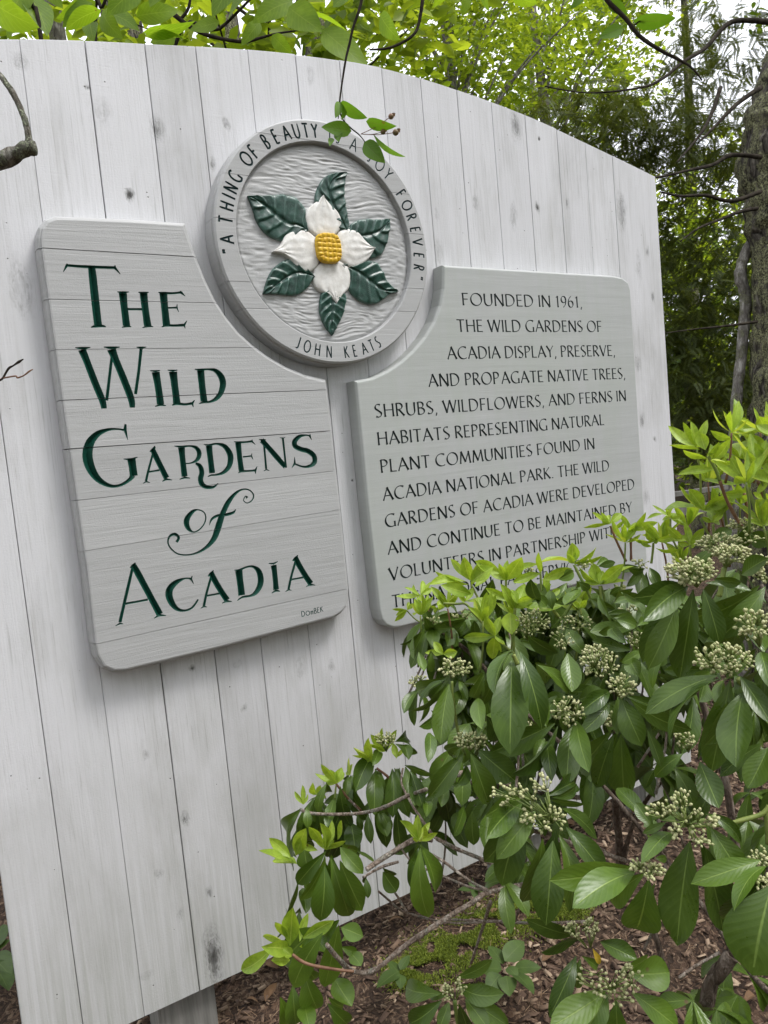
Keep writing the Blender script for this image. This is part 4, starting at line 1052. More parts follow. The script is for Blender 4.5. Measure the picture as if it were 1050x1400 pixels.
# slender companion trunk
dS = 4.32
c2 = [at_d(x, y, dS) for x, y in ((1004, 640), (1006, 574), (1008, 535), (1015, 471), (1019, 407), (1012, 375), (1021, 343), (1036, 308), (1056, 270), (1075, 230))]
b2 = gp(c2[0], -.1)
t2 = wtree('slender_tree', 'slender pale mottled trunk standing beside the thick lichened trunk', (b2.x, b2.y, 0), [b2, b2.lerp(c2[0], .5)]+c2, [.042, .038, .034, .031, .031, .030, .031, .035, .028, .026, .024, .02], M_bark2, twob=.3, seg=12)
foliage('leaves', [blob(1140, -120, 4.4, .8, .5, 90)], .06, M_mid, t2)
# birch-like light canopy in the middle distance
def limb_tree(name, label, px, py0, d, lean, h, r0, blobs, leaf, m, mb, nb=10, per=11, spread=.14, group=None, ratio=.55):
    c = at_d(px, py0, d); b_ = Vector((c.x, c.y, -.1))
    pts = [b_+Vector((lean[0]*s_+.12*math.sin(s_*5+px), lean[1]*s_+.1*math.cos(s_*4+px), h*s_)) for s_ in (0, .25, .5, .75, 1.0)]
    t = wtree(name, label, (b_.x, b_.y, 0), pts, [r0, r0*.85, r0*.68, r0*.45, r0*.15], mb, group=group)
    for i in range(nb):
        bl = blobs[i % len(blobs)]; tgt = Vector(bl[0])+Vector(((rnd.random()-.5)*bl[1][0]*1.5, (rnd.random()-.5)*bl[1][1]*1.5, (rnd.random()-.5)*bl[1][2]*1.4))
        s_ = min(.95, max(.15, (tgt.z-.4)/h*.85)); i0 = min(3, int(s_*4)); st = pts[i0].lerp(pts[i0+1], s_*4-i0)
        mid = st.lerp(tgt, .5)+Vector((0, 0, .12+.1*rnd.random()))
        tube('branch', [st, mid, tgt], [r0*.22, r0*.13, .004], mb, t, 6, 5, .1)
    foliage('crown', blobs, leaf, m, t, per, spread, ratio=ratio, dens=.5)
    return t
limb_tree('birch_tree', 'tall tree with fine lime green leaves above the middle of the board', 650, 500, 8.0, (.3, .2), 9.5, .10,
          [blob(560, 60, 8, 1.0, .9, 260), blob(650, 90, 8.3, 1.0, .9, 300), blob(610, -40, 8, 1.2, .8, 260), blob(700, 30, 7.6, .8, .8, 200)], .075, M_lime, M_bark2, 16, spread=.2)
limb_tree('birch_tree', 'tall tree with fine lime green leaves above the right half of the board', 800, 500, 9.0, (-.3, .2), 9.5, .09,
          [blob(740, 60, 9, 1.0, 1.0, 300), blob(820, 90, 9, .9, .8, 260), blob(780, -30, 9, 1.2, .9, 260), blob(760, 180, 9.5, 1.0, .7, 200), blob(860, 10, 9, .8, .8, 110)], .075, M_lime, M_bark2, 16, spread=.2)
limb_tree('maple_tree', 'leafy green tree seen between the cedar sprays beyond the right end of the board', 960, 600, 9.5, (.2, .1), 8, .11,
          [blob(950, 270, 8.5, .9, .8, 200), blob(990, 400, 9, .9, .9, 180), blob(900, 330, 9, .8, .9, 150), blob(930, 540, 9, 1.2, 1.0, 220), blob(1030, 560, 9, .9, .9, 120)], .085, M_lime, M_bark, 12)
limb_tree('understory_tree', 'tree with larger overlapping bright leaves above the top left of the board', 300, 300, 4.4, (.5, .1), 5.2, .05,
          [blob(330, 20, 4.1, .62, .24, 62), blob(450, 45, 4.2, .6, .28, 72), blob(260, -30, 4.0, .9, .3, 50), blob(540, 40, 4.6, .45, .42, 70), blob(560, -20, 4.4, .5, .3, 40), blob(60, 10, 5.2, .9, .4, 110), blob(190, 5, 5.0, .8, .35, 90), blob(120, -60, 5.4, 1.0, .4, 70)], .12, M_lime, M_twig, 9, 7, .16, ratio=.5)
# trunks behind the board
for px, d, r0, lb, mb in ((168, 6.0, .16, 'broad rough dark trunk behind the upper left of the board', M_bark), (433, 7.2, .14, 'rough brown trunk above the round medallion', M_bark),
                          (75, 5.0, .055, 'thin pale mottled trunk behind the top left corner of the board', M_bark2), (312, 6.6, .12, 'dark trunk behind the leaves above the left carved sign', M_bark),
                          (724, 11, .06, 'thin pale birch trunk above the right half of the board', M_bark2), (617, 11, .055, 'thin pale trunk in the lime leaves above the board', M_bark2)):
    c = at_d(px, 30, d); u = Vector((c.x, c.y, 0)); h = 9
    tt = wtree('tree_trunk', lb, tuple(u), [u+Vector((0, 0, -.1)), u+Vector((.05, 0, h*.35)), u+Vector((-.05, 0, h*.7)), u+Vector((0, 0, h))], [r0*1.3, r0, r0*.9, r0*.7], mb, group=None)
    foliage('crown', [((c.x, c.y, h), (1.6, 1.6, 1.3), 60)], .12, M_mid, tt)
# black arching twigs just behind the board top
tw = empty('arching_branch', tuple(at_d(330, 40, 3.6)), label='dark bare arching branch above the top edge of the board', cat='branch')
tube('bough', [at_d(x, y, 3.6) for x, y in ((238, 20), (262, 38), (290, 50), (330, 57), (352, 53), (378, 46), (420, 40))], [.012, .010, .009, .008, .007, .005, .003], M_twig, tw)
tube('bough', [at_d(x, y, 3.6) for x, y in ((505, 68), (530, 66), (552, 57), (568, 44), (575, 20), (580, -20))], [.004, .006, .007, .007, .008, .010], M_twig, tw)
tube('bough', [at_d(x, y, 3.6) for x, y in ((245, 28), (258, 10), (262, -25))], [.008, .007, .006], M_twig, tw)

# distant woods: many crowns that merge
VV, FF, off = [], [], 0
blobs = []
for i in range(46):
    a = math.radians(-12+i*2.35); r = 15+rnd.random()*9
    x = math.sin(a)*r; y = -S+math.cos(a)*r
    blobs.append(((x, y, 1.2+rnd.random()*1.2), (1.9, 1.9, 1.7), 60)); blobs.append(((x, y, 4.0+rnd.random()*1.5), (1.9, 1.9, 1.6), 46))
    if rnd.random() < .2: blobs.append(((x, y, 7.5+rnd.random()*2.5), (2.0, 2.0, 1.8), 34))
for i in range(40):                        # the same wood closes in behind the viewer
    a = math.radians(100+i*5.6); r = 9+rnd.random()*5; x = math.sin(a)*r; y = -S+math.cos(a)*r
    for z in (1.5, 4.5, 7.5): blobs.append(((x, y, z+rnd.random()), (1.7, 1.7, 1.8), 34))
fw = foliage('far_woods', blobs, .26, M_mid, None, 12, .42)
tag(fw, 'distant woodland seen through the gaps between the nearer trees', 'woods', kind='stuff')
hill_v, hill_f = [], []
for i in range(60):
    a = math.radians(-60+i*3.2)
    for k, (r, z) in enumerate(((30, -.5), (38, 3.0), (60, 6.5), (110, 8.0))):
        rr = r*(1+.08*noise.noise(Vector((i*.35, k, 0)))); hill_v.append((math.sin(a)*rr, -S+math.cos(a)*rr, z*(1+.25*noise.noise(Vector((i*.5, k, 4))))))
for i in range(59):
    for k in range(3): hill_f.append((i*4+k, i*4+k+1, (i+1)*4+k+1, (i+1)*4+k))
M_hill = simple('dense dark woodland floor and thicket', (.012, .022, .008), (.035, .06, .018), 2.2, .9, 1.0, .1)
tag(link('hills', mesh('hills', hill_v, hill_f, True), M_hill), kind='structure')

# weathered rail fence beyond the right end
fe = empty('rail_fence', tuple(gp(at_d(985, 690, 5.2))), label='low weathered grey wooden rail fence behind the new shoots at the right', cat='fence')
A = at_d(905, 690, 5.0); B = at_d(1150, 676, 5.6); A.z = B.z = 1.12
for z, h in ((1.12, .03), (1.0, .06)):
    d = (B-A).normalized(); nn = Vector((-d.y, d.x, 0)); V = []
    for q in (A-d*1.2, B):
        for sy, sz in ((-1, -1), (1, -1), (1, 1), (-1, 1)): V.append(Vector((q.x, q.y, z))+nn*.02*sy+Vector((0, 0, h/2*sz)))
    link('rail', mesh('rail', V, [(0, 1, 2, 3), (7, 6, 5, 4), (0, 4, 5, 1), (1, 5, 6, 2), (2, 6, 7, 3), (3, 7, 4, 0)]), M_post, fe)
for s_ in (-.45, .42, 1.0):
    q = A.lerp(B, s_); box('post', (q.x-.05, q.y+.025, -.2), (q.x+.05, q.y+.12, 1.2), M_post, fe)

# big-leaved sapling just behind the top left of the board
def blade(L, W, lat=0.0, bend=.08, fold=.12, shape='laurel', ns=9, nt=4, wave=0.0, pet=.0, seed=0, twist=0.0):
    """leaf blade mesh, base at the origin, tip towards +Y, face towards +Z"""
    V, F, UV = [], [], []
    for i in range(ns+1):
        s_ = i/ns
        if shape == 'laurel': w = (math.sin(math.pi*min(1, s_**1.25))**.72)*(1-.16*(1-s_)) if 0 < s_ < 1 else 0
        elif shape == 'new': w = math.sin(math.pi*s_**1.1)**.85
        elif shape == 'ovate': w = math.sin(math.pi*s_**.72)**.8
        else: w = math.sin(math.pi*s_)**.7
        w = max(w, .035 if i < ns else .0)
        if i == 0: w = .035
        yb = s_*L; zb = bend*L*4*s_*(1-s_)-bend*L*.8*s_*s_; xb = lat*L*(4*s_*(1-s_))*.5
        for j in range(nt+1):
            f = j/nt*2-1
            z = zb+abs(f)**1.4*w*W*.5*fold*2+wave*L*math.sin(s_*13+seed+f)*abs(f)
            ct, st_ = math.cos(twist*s_), math.sin(twist*s_); xl = f*w*W/2; zl = z-zb
            V.append((xb+xl*ct-zl*st_, yb, zb+xl*st_+zl*ct)); UV.append((j/nt, s_))
    K = nt+1
    for i in range(ns):
        for j in range(nt): F.append((i*K+j, i*K+j+1, (i+1)*K+j+1, (i+1)*K+j))
    me = mesh('leaf', V, F, True)
    uvl = me.uv_layers.new(name='UVMap'); li = np.empty(len(me.loops), dtype=np.int32); me.loops.foreach_get('vertex_index', li)
    uvl.data.foreach_set('uv', np.array(UV, dtype=np.float32)[li].ravel())
    return me
def put_leaf(parent, base, tip, wpx_m, m, shape='laurel', lat=0.0, bend=.08, fold=.12, roll=None, true_ratio=.36, name='leaf', wave=0.0, facing=None, ns=9, label=None):
    base = Vector(base); tip = Vector(tip); Y = tip-base; L = Y.length; Y.normalize()
    W = max(wpx_m, true_ratio*L)
    if roll is None: roll = math.acos(min(1, max(.3, wpx_m/W)))*(1 if rnd.random() < .5 else -1)+rnd.uniform(-.22, .22)
    N = facing or (CAM-base).normalized(); N = (N-Y*N.dot(Y)).normalized(); X = Y.cross(N)
    q = Matrix.Rotation(roll, 3, Y); X = q @ X; N = q @ N
    me = blade(L, W, lat, bend, fold, shape, ns, wave=wave, seed=rnd.random()*6, twist=rnd.uniform(-.45, .45))
    o = bpy.data.objects.new(name, me); me.materials.append(m); COL.objects.link(o)
    M = Matrix((X, Y, N)).transposed().to_4x4(); M.translation = base
    o.parent = parent; o.matrix_local = Matrix.Translation(-parent.location) @ M
    if label: o['label'] = label
    return o
M_big = leaf_mat('big thin lime leaf', (.12, .22, .016), (.22, .34, .026), (.28, .40, .06), trans=.62, rough=.55, veins=.35, ribw=.02)
sap = empty('sapling', tuple(gp(at_d(100, 60, 3.0))), label='leafy sapling with very large lime leaves behind the top left of the board', cat='sapling')
s0 = at_d(60, 80, 3.0)
tube('stem', [gp(s0), gp(s0, 1.5), s0, at_d(45, 10, 3.0), at_d(35, -40, 2.95)], [.012, .011, .009, .006, .004], M_twig, sap)
tube('stem', [gp(s0, 1.5), at_d(130, 60, 3.05), at_d(140, 10, 3.0), at_d(160, -30, 3.0)], [.009, .008, .006, .004], M_twig, sap)
tube('stem', [gp(s0, 1.5), at_d(230, 90, 3.05), at_d(300, 40, 3.0), at_d(360, -20, 3.0)], [.009, .008, .006, .004], M_twig, sap)
for bx, by, tx, ty, w, d in [(-25, -10, 50, 40, 34, 2.9), (38, -25, 10, 30, 36, 3.0), (30, 10, 8, 52, 26, 3.05), (36, -10, 66, 46, 26, 3.05), (130, 2, 78, 26, 26, 2.95), (126, 4, 84, 36, 20, 2.9), (138, 14, 88, 40, 14, 2.85), (122, 28, 128, 56, 22, 3.05),
                            (190, -20, 146, 20, 34, 2.95), (140, 15, 166, 52, 22, 3.0), (148, 18, 190, 40, 20, 3.05), (205, 48, 262, 54, 22, 2.95), (196, 44, 268, 32, 16, 2.9), (186, 22, 245, 14, 14, 3.0), (230, -30, 205, 8, 30, 2.95), (60, -30, 85, 10, 26, 3.1), (100, -30, 120, 8, 30, 3.1),
                            (320, -30, 290, 22, 34, 2.9), (345, -20, 310, 26, 36, 2.95), (355, 30, 330, 62, 20, 3.05), (395, 10, 440, 42, 42, 2.9), (400, 2, 345, 30, 26, 3.0), (420, 20, 480, 45, 40, 2.95), (440, 40, 505, 92, 30, 2.9), (455, 10, 500, -20, 30, 3.0), (372, 48, 400, 74, 20, 3.0), (300, 30, 258, 40, 16, 2.95), (240, 50, 205, 58, 24, 3.0),
                            (520, 20, 545, 55, 20, 3.1), (640, -10, 632, 22, 14, 3.0), (660, -14, 668, 14, 10, 3.0), (615, -10, 590, 10, 10, 3.0), (700, -10, 735, 6, 16, 3.0), (790, -12, 765, 8, 12, 3.0)]:
    B_ = at_d(bx, by, d); T_ = at_d(tx, ty, d-.06+.1*rnd.random())
    put_leaf(sap, B_, T_, w*d/FPX, M_big, 'ovate', rnd.uniform(-.08, .08), .06, .05, true_ratio=.5, ns=8, facing=Vector((0, -.75, .65)).normalized() if rnd.random() < .5 else None)

# a few dead leaves on the mulch
dl = empty('fallen_leaves', (1.6, -.4, 0), label='dry brown dead leaves scattered on the mulch under and behind the shrub', cat='fallen leaves')
for k in range(110):
    x = rnd.uniform(.2, 3.6); y = rnd.uniform(-1.2, 1.6); a = rnd.random()*6.28; z = gz(x, y)+.012
    L = rnd.uniform(.03, .07)
    put_leaf(dl, (x, y, z), (x+math.cos(a)*L, y+math.sin(a)*L, z+rnd.uniform(-.004, .012)), L*rnd.uniform(.35, .5), M_dleaf, 'ovate', rnd.uniform(-.1, .1), rnd.uniform(-.15, .2), rnd.uniform(.1, .6), roll=rnd.uniform(-.5, .5), facing=Vector((0, 0, 1)), ns=6)
# ------------------------------------------------------------------ the laurel shrub
M_old = leaf_mat('leathery dark laurel leaf', (.027, .060, .006), (.088, .148, .015), (.18, .26, .055), trans=.12, rough=.31, veins=.10, back=(.11, .16, .055), spec=.42, ribw=.03)
M_young = leaf_mat('older mid green laurel leaf', (.055, .115, .009), (.12, .20, .018), (.22, .31, .06), trans=.22, rough=.38, veins=.10, back=(.12, .21, .07), spec=.5, ribw=.03)
M_new = leaf_mat('soft new yellow-green leaf', (.15, .26, .022), (.42, .56, .07), (.46, .56, .13), trans=.40, rough=.42, veins=.0, mottle=.35, back=(.44, .52, .09), spec=.45, ribw=.035)
M_bud = simple('pale cream-green flower buds', (.30, .33, .13), (.55, .53, .30), 90., .5, .1, .001)
M_ped = simple('green flower stalk', (.14, .20, .05), (.26, .32, .09), 60., .5, .1, .001)
M_shoot = simple('green shoot stem', (.12, .18, .035), (.22, .26, .06), 30., .5, .2, .001)
M_rshoot = simple('reddish brown young stem', (.13, .055, .03), (.24, .13, .07), 40., .5, .2, .001)
M_wood = bark('pale brown woody stem bark', (.16, .11, .08), (.32, .25, .20), (.55, .49, .43), 46., (.34, .33, .27), .5, .3)
M_wood2 = bark('grey laurel bark', (.06, .042, .032), (.14, .105, .08), (.28, .23, .19), 34., None, .5)
rootp = on_g(975, 1480)
shrub = empty('laurel_shrub', (1.05, -1.0, 0.0), label='large laurel shrub with dark leathery leaves, cream bud clusters and lime new shoots', cat='shrub')
TR = {'A': (5.25, 530, 700), 'B': (5.25, 700, 700), 'C': (5.25, 850, 560), 'D': (5.25, 850, 740), 'E': (5.25, 540, 880), 'F': (5.25, 700, 880), 'G': (5.25, 850, 880),
      'H': (5.25, 370, 980), 'I': (4.375, 320, 1100), 'J': (4.773, 480, 1040), 'K': (5.25, 540, 1200), 'L': (5.25, 660, 1040), 'M': (5.25, 850, 1040), 'N': (5.833, 720, 1200), 'P': (1, 0, 0)}
nleaf = 0
def leaves(crop, hub, depth, kind, lst, spread=.07):
    """lst: (tip x, tip y, width[, base x, base y[, lat]])"""
    global nleaf
    s_, ox, oy = TR[crop]
    for q in lst:
        tx, ty, w = q[:3]; bx, by = (q[3], q[4]) if len(q) > 4 and q[3] is not None else hub
        lat = q[5] if len(q) > 5 else rnd.uniform(-.05, .05)
        dz = rnd.uniform(-spread, spread*.4) if kind != 'n' else rnd.uniform(-.04, .04)
        B_ = at_d(bx/s_+ox, by/s_+oy, depth+rnd.uniform(-.01, .01)); T_ = at_d(tx/s_+ox, ty/s_+oy, depth+dz)
        m = {'o': M_old, 'y': M_young, 'n': M_new}[kind]
        put_leaf(shrub, B_, T_, w/s_*depth/FPX, m, 'laurel' if kind != 'n' else 'new', lat, rnd.uniform(.0, .16) if kind != 'n' else rnd.uniform(-.10, .08), rnd.uniform(.04, .32) if kind != 'n' else rnd.uniform(.18, .4),
                 true_ratio=.33 if kind != 'n' else .30, wave=rnd.uniform(0, .014), ns=10 if kind != 'n' else 8)
        nleaf += 1
        if kind != 'n' and rnd.random() < .55 and w/s_ > 9:
            L = (T_-B_).length; T2 = T_+RIGHT*rnd.uniform(-.35, .35)*L+UP*rnd.uniform(-.05, .25)*L+FWD*rnd.uniform(.03, .09)
            put_leaf(shrub, B_+FWD*.015, T2, L*rnd.uniform(.26, .36), m, 'laurel', rnd.uniform(-.1, .1), rnd.uniform(.03, .14), rnd.uniform(.05, .25), roll=rnd.uniform(-.6, .6), ns=8); nleaf += 1
def stem(crop, pts, depth, r, m=None, d2=None, name='stem'):
    s_, ox, oy = TR[crop]; n = len(pts)
    P = [at_d(x/s_+ox, y/s_+oy, depth+((d2 if d2 is not None else depth)-depth)*i/max(1, n-1)) for i, (x, y) in enumerate(pts)]
    rr = r if isinstance(r, (list, tuple)) else [r*1.0, r*1.15]
    R_ = [rr[0]+(rr[-1]-rr[0])*i/max(1, n-1) for i in range(n)] if len(rr) == 2 else list(rr)
    return tube(name, P, R_, m or M_shoot, shrub, 8, 5, .30, rnd.random()*9)
SPH = None
def unit_ball():
    bm = bmesh.new(); bmesh.ops.create_icosphere(bm, subdivisions=1, radius=1); v = np.array([q.co[:] for q in bm.verts]); f = [[a.index for a in q.verts] for q in bm.faces]; bm.free(); return v, f
SV, SF = unit_ball()
def cluster(crop, cx, cy, w, h, depth, hub=None, n=None, bud=.0021):
    """flower buds on branching stalks, in a dome over the hub"""
    s_, ox, oy = TR[crop]
    C = at_d(cx/s_+ox, cy/s_+oy, depth-.01)
    hb = at_d(hub[0]/s_+ox, hub[1]/s_+oy, depth) if hub else at_d(cx/s_+ox, (cy+h*.55)/s_+oy, depth)
    rw = w/s_*depth/FPX/2; rh = h/s_*depth/FPX/2
    n = int((n or max(10, int(rw*rh*42000)))*1.6)
    V, F, MI = [], [], []
    def add(v, f, mi):
        o = len(V); V.extend(v); F.extend([tuple(o+k for k in q) for q in f]); MI.extend([mi]*len(f))
    br = []
    for k in range(max(4, n//7)):
        a = rnd.random()*6.283; q = math.sqrt(rnd.random())*.85
        e = C+RIGHT*(math.cos(a)*q*rw)+UP*(math.sin(a)*q*rh*.8)-FWD*rnd.uniform(-.6, .8)*rw*.8
        e = hb.lerp(e, .72); br.append(e)
        v, f = tube_data([hb, hb.lerp(e, .5)+UP*.002, e], [.0011, .0009, .0007], 4); add(v, f, 1)
    for k in range(n):
        a = rnd.random()*6.283; q = math.sqrt(rnd.random())
        p = C+RIGHT*(math.cos(a)*q*rw)+UP*(math.sin(a)*q*rh)-FWD*rnd.uniform(-.7, 1)*rw*.85*math.sqrt(max(.05, 1-q*q*.8))
        e = min(br, key=lambda t: (t-p).length)
        v, f = tube_data([e, p], [.00055, .0007], 3); add(v, f, 1)
        r = bud*rnd.uniform(.7, 1.25); d = (p-e).normalized()
        vv = [p+Vector(c)*r+d*(Vector(c).dot(d)*r*.35) for c in SV]; add(vv, SF, 0)
    me = mesh('bud_cluster', V, F, True)
    o = link('bud_cluster', me, [M_bud, M_ped], shrub); me.polygons.foreach_set('material_index', MI); o['kind'] = 'stuff'
    return o
# --- new growth in front of the right sign (crop A)
dA = 1.42
leaves('A', (600, 525), dA, 'n', [(548, 320, 90, 590, 490), (455, 335, 55, 585, 480), (335, 432, 50, 580, 520), (760, 395, 100, 600, 500), (740, 430, 60, 625, 540), (660, 350, 60)])
leaves('A', (600, 550), dA, 'n', [(295, 525, 42, 560, 500, .22)])
stem('A', [(600, 525), (650, 620), (700, 720), (750, 800)], dA, .0022)
leaves('A', (850, 490), dA, 'n', [(965, 320, 115), (620, 350, 85, 820, 440), (800, 370, 60), (1050, 375, 50, 860, 450), (1050, 460, 65, 900, 500), (720, 400, 70), (860, 345, 50)])
stem('A', [(850, 490), (850, 600), (860, 720)], dA, .0022)
leaves('A', (235, 600), dA+.1, 'n', [(255, 488, 36), (120, 540, 32), (60, 612, 42), (320, 550, 42), (310, 505, 30), (245, 640, 36), (180, 520, 28)])
stem('A', [(240, 610), (280, 690), (330, 800)], dA+.1, .0020, M_rshoot)
leaves('A', (140, 705), dA+.12, 'n', [(30, 690, 20), (60, 742, 32), (50, 782, 40), (192, 655, 32), (150, 648, 26), (185, 745, 20, 200, 720)])
stem('A', [(140, 710), (200, 770), (290, 820), (330, 830)], dA+.12, .0015)
leaves('A', (365, 700), dA+.08, 'n', [(375, 632, 36), (300, 672, 26), (425, 665, 32), (400, 650, 26), (330, 725, 22)])
stem('A', [(365, 700), (350, 780), (335, 820)], dA+.08, .0013)
leaves('A', (560, 640), dA-.03, 'n', [(385, 528, 90, 600, 590), (610, 545, 50), (720, 625, 26), (500, 600, 40)])
stem('A', [(400, 655), (500, 660), (560, 660), (620, 730), (700, 820), (760, 890)], dA-.03, .0022)
leaves('A', (920, 690), dA-.05, 'n', [(810, 518, 75), (985, 520, 92), (1050, 600, 72), (700, 545, 62, 880, 640), (1045, 650, 42), (880, 600, 50)])
stem('A', [(915, 690), (905, 830), (905, 980), (900, 1100)], dA-.05, .0024)
leaves('A', (890, 880), dA-.08, 'n', [(880, 720, 130)]); leaves('A', (770, 890), dA-.08, 'n', [(540, 905, 70), (755, 1045, 112), (700, 735, 72), (810, 750, 60), (840, 960, 40)])
stem('A', [(760, 890), (850, 970), (910, 1020)], dA-.08, .0022)
leaves('A', (400, 1020), dA-.1, 'n', [(330, 930, 58), (270, 1010, 46), (500, 1000, 72)])
leaves('A', (320, 825), dA+.08, 'o', [(100, 960, 42, 250, 835, .1), (170, 1045, 62, 265, 840), (235, 1060, 66, 290, 850), (325, 965, 105, 325, 820), (440, 840, 70), (480, 790, 50), (270, 780, 50)])
cluster('A', 330, 790, 140, 70, dA+.06); cluster('A', 560, 725, 120, 80, dA+.03); cluster('A', 975, 430, 170, 150, dA+.06); cluster('A', 1000, 810, 190, 200, dA); cluster('A', 480, 745, 60, 40, dA+.05)
leaves('A', (870, 720), dA+.08, 'o', [(850, 560, 130, 790, 760), (740, 500, 110, 700, 740), (620, 780, 75, 640, 960), (560, 790, 65, 470, 900), (700, 680, 70, 600, 720), (420, 800, 60, 560, 770), (990, 560, 110, 960, 700), (640, 870, 90, 600, 1000), (500, 960, 60, 470, 860)])
# --- crop B
dB = 1.38
leaves('B', (440, 370), dB, 'n', [(430, 218, 92), (612, 258, 42), (652, 318, 46), (395, 300, 50), (480, 270, 40)])
stem('B', [(445, 380), (490, 470), (540, 560), (590, 690)], dB, .0024)
leaves('B', (205, 440), dB+.02, 'n', [(192, 288, 48), (450, 352, 24, 190, 370), (10, 510, 55), (425, 405, 80, 215, 490), (30, 400, 30, 190, 375)])
stem('B', [(205, 430), (210, 560), (215, 640)], dB+.02, .002)
leaves('B', (630, 520), dB, 'n', [(560, 395, 62), (575, 362, 80), (805, 372, 92), (875, 378, 24), (825, 492, 44), (760, 440, 60), (650, 420, 60), (480, 400, 36), (520, 500, 40)])
stem('B', [(630, 530), (640, 640), (655, 740)], dB, .0024)
stem('B', [(640, 530), (665, 640), (660, 740)], dB+.01, .002)
leaves('B', (700, 85), dB+.08, 'n', [(568, 8, 36), (640, 50, 42), (788, 8, 58), (512, 100, 30), (690, 20, 40), (735, 125, 30, 810, 60), (640, 0, 30)])
stem('B', [(705, 100), (750, 210), (820, 355)], dB+.08, .0021, M_rshoot)
leaves('B', (850, 135), dB+.08, 'n', [(778, 15, 36), (880, 100, 32), (1050, 75, 52), (962, 0, 22), (885, 152, 46), (930, 60, 34), (820, 60, 30)])
stem('B', [(850, 140), (854, 240), (856, 350)], dB+.08, .0021, M_rshoot)
leaves('B', (1015, 215), dB+.04, 'n', [(962, 108, 62), (868, 192, 36), (1060, 190, 40), (1000, 250, 30, 900, 190)])
stem('B', [(1015, 220), (1008, 300), (1000, 370)], dB+.04, .002)
leaves('B', (490, 690), dB-.02, 'n', [(448, 588, 62), (542, 628, 46), (430, 640, 36)]); stem('B', [(490, 690), (495, 740)], dB-.02, .0018)
stem('B', [(265, 665), (340, 760)], dB, .0028); stem('B', [(440, 640), (365, 760)], dB, .0028)
leaves('B', (40, 660), dB-.03, 'n', [(92, 518, 75), (165, 612, 64), (372, 682, 58), (-5, 555, 56), (30, 600, 50)])
leaves('B', (940, 400), dB+.08, 'o', [(825, 532, 72), (920, 608, 98, 930, 420), (992, 582, 46, 965, 430), (1060, 540, 86, 985, 400), (860, 420, 50)])
leaves('B', (700, 760), dB-.05, 'o', [(560, 860, 80, 900, 820), (575, 925, 95, 862, 992), (388, 838, 120, 530, 1040), (742, 360, 60, 620, 390), (738, 640, 76, 930, 620), (378, 665, 82, 490, 555), (270, 560, 90, 290, 700), (130, 500, 90, 200, 640), (350, 480, 70, 440, 430), (560, 560, 70, 480, 500),
       (690, 740, 60, 620, 600), (900, 800, 70, 700, 740), (960, 760, 70, 900, 820), (740, 700, 80, 560, 620), (120, 900, 100, 330, 1010), (220, 1000, 60, 60, 930), (860, 560, 60, 720, 600), (250, 680, 90, 160, 590), (640, 1000, 100, 730, 1060), (820, 880, 70, 700, 860)])
cluster('B', 920, 370, 160, 70, dB+.07); cluster('B', 150, 790, 250, 190, dB-.04); cluster('B', 440, 790, 270, 130, dB-.03); cluster('B', 350, 910, 170, 150, dB-.06); cluster('B', 840, 700, 150, 60, dB); cluster('B', 775, 555, 100, 60, dB+.03); cluster('B', 580, 995, 150, 100, dB-.12, n=40); cluster('B', 890, 920, 120, 120, dB-.03); cluster('B', 520, 370, 110, 80, dB+.02); cluster('B', 1000, 590, 140, 70, dB+.03)
# --- crop C, tall new shoots at the right
dC = 1.25
leaves('C', (620, 335), dC, 'n', [(562, 168, 92, 600, 290), (338, 245, 48, 560, 285), (440, 290, 55, 610, 350), (742, 250, 62), (700, 230, 40), (640, 240, 40)])
stem('C', [(620, 335), (670, 420), (705, 510)], dC, .0026); stem('C', [(705, 510), (750, 640), (800, 740), (860, 840)], dC, .0026, M_rshoot)
leaves('C', (660, 430), dC, 'n', [(405, 465, 62), (580, 508, 52, 850, 535), (785, 205, 62, 640, 380, .1)])
leaves('C', (850, 350), dC+.03, 'n', [(860, 230, 130), (640, 158, 46, 790, 205), (780, 158, 62, 850, 230), (740, 72, 66, 960, 190), (975, 30, 100, 1045, 190), (880, 190, 75, 1045, 262), (1000, 230, 80), (770, 250, 40), (680, 330, 50), (940, 260, 50), (1060, 300, 60), (820, 110, 50, 850, 200)])
leaves('C', (900, 545), dC-.04, 'n', [(780, 345, 85), (875, 388, 105), (1060, 445, 66), (985, 368, 82), (640, 345, 60, 760, 400), (970, 610, 50, 1050, 505), (740, 420, 40)])
stem('C', [(905, 560), (950, 680), (1010, 850)], dC-.04, .0028); stem('C', [(975, 510), (1010, 600), (1050, 690)], dC, .0028, M_rshoot); stem('C', [(880, 600), (900, 720), (910, 850)], dC+.03, .0026, M_rshoot)
leaves('C', (590, 722), dC+.05, 'n', [(478, 568, 95), (398, 558, 26), (770, 618, 100), (930, 590, 62, 700, 610), (310, 705, 38), (690, 640, 60), (695, 560, 50, 640, 640)])
leaves('C', (650, 810), dC+.05, 'n', [(700, 795, 50), (575, 770, 36), (640, 720, 60), (730, 730, 50)]); stem('C', [(655, 820), (668, 940)], dC+.05, .0022); stem('C', [(565, 780), (620, 890), (680, 940)], dC+.06, .0022); stem('C', [(738, 720), (755, 850)], dC+.06, .0022)
leaves('C', (490, 970), dC+.08, 'n', [(325, 838, 62, 430, 930), (450, 810, 46), (592, 852, 62), (250, 945, 52, 420, 905), (548, 960, 62), (235, 1000, 26, 420, 1000), (470, 880, 60), (400, 960, 40)])
stem('C', [(490, 970), (490, 1050)], dC+.08, .002)
leaves('C', (350, 775), dC+.12, 'n', [(215, 690, 26), (300, 790, 36), (432, 775, 36), (385, 668, 30), (340, 700, 30), (180, 780, 22, 300, 750)]); stem('C', [(350, 780), (355, 900), (400, 1000)], dC+.12, .0018)
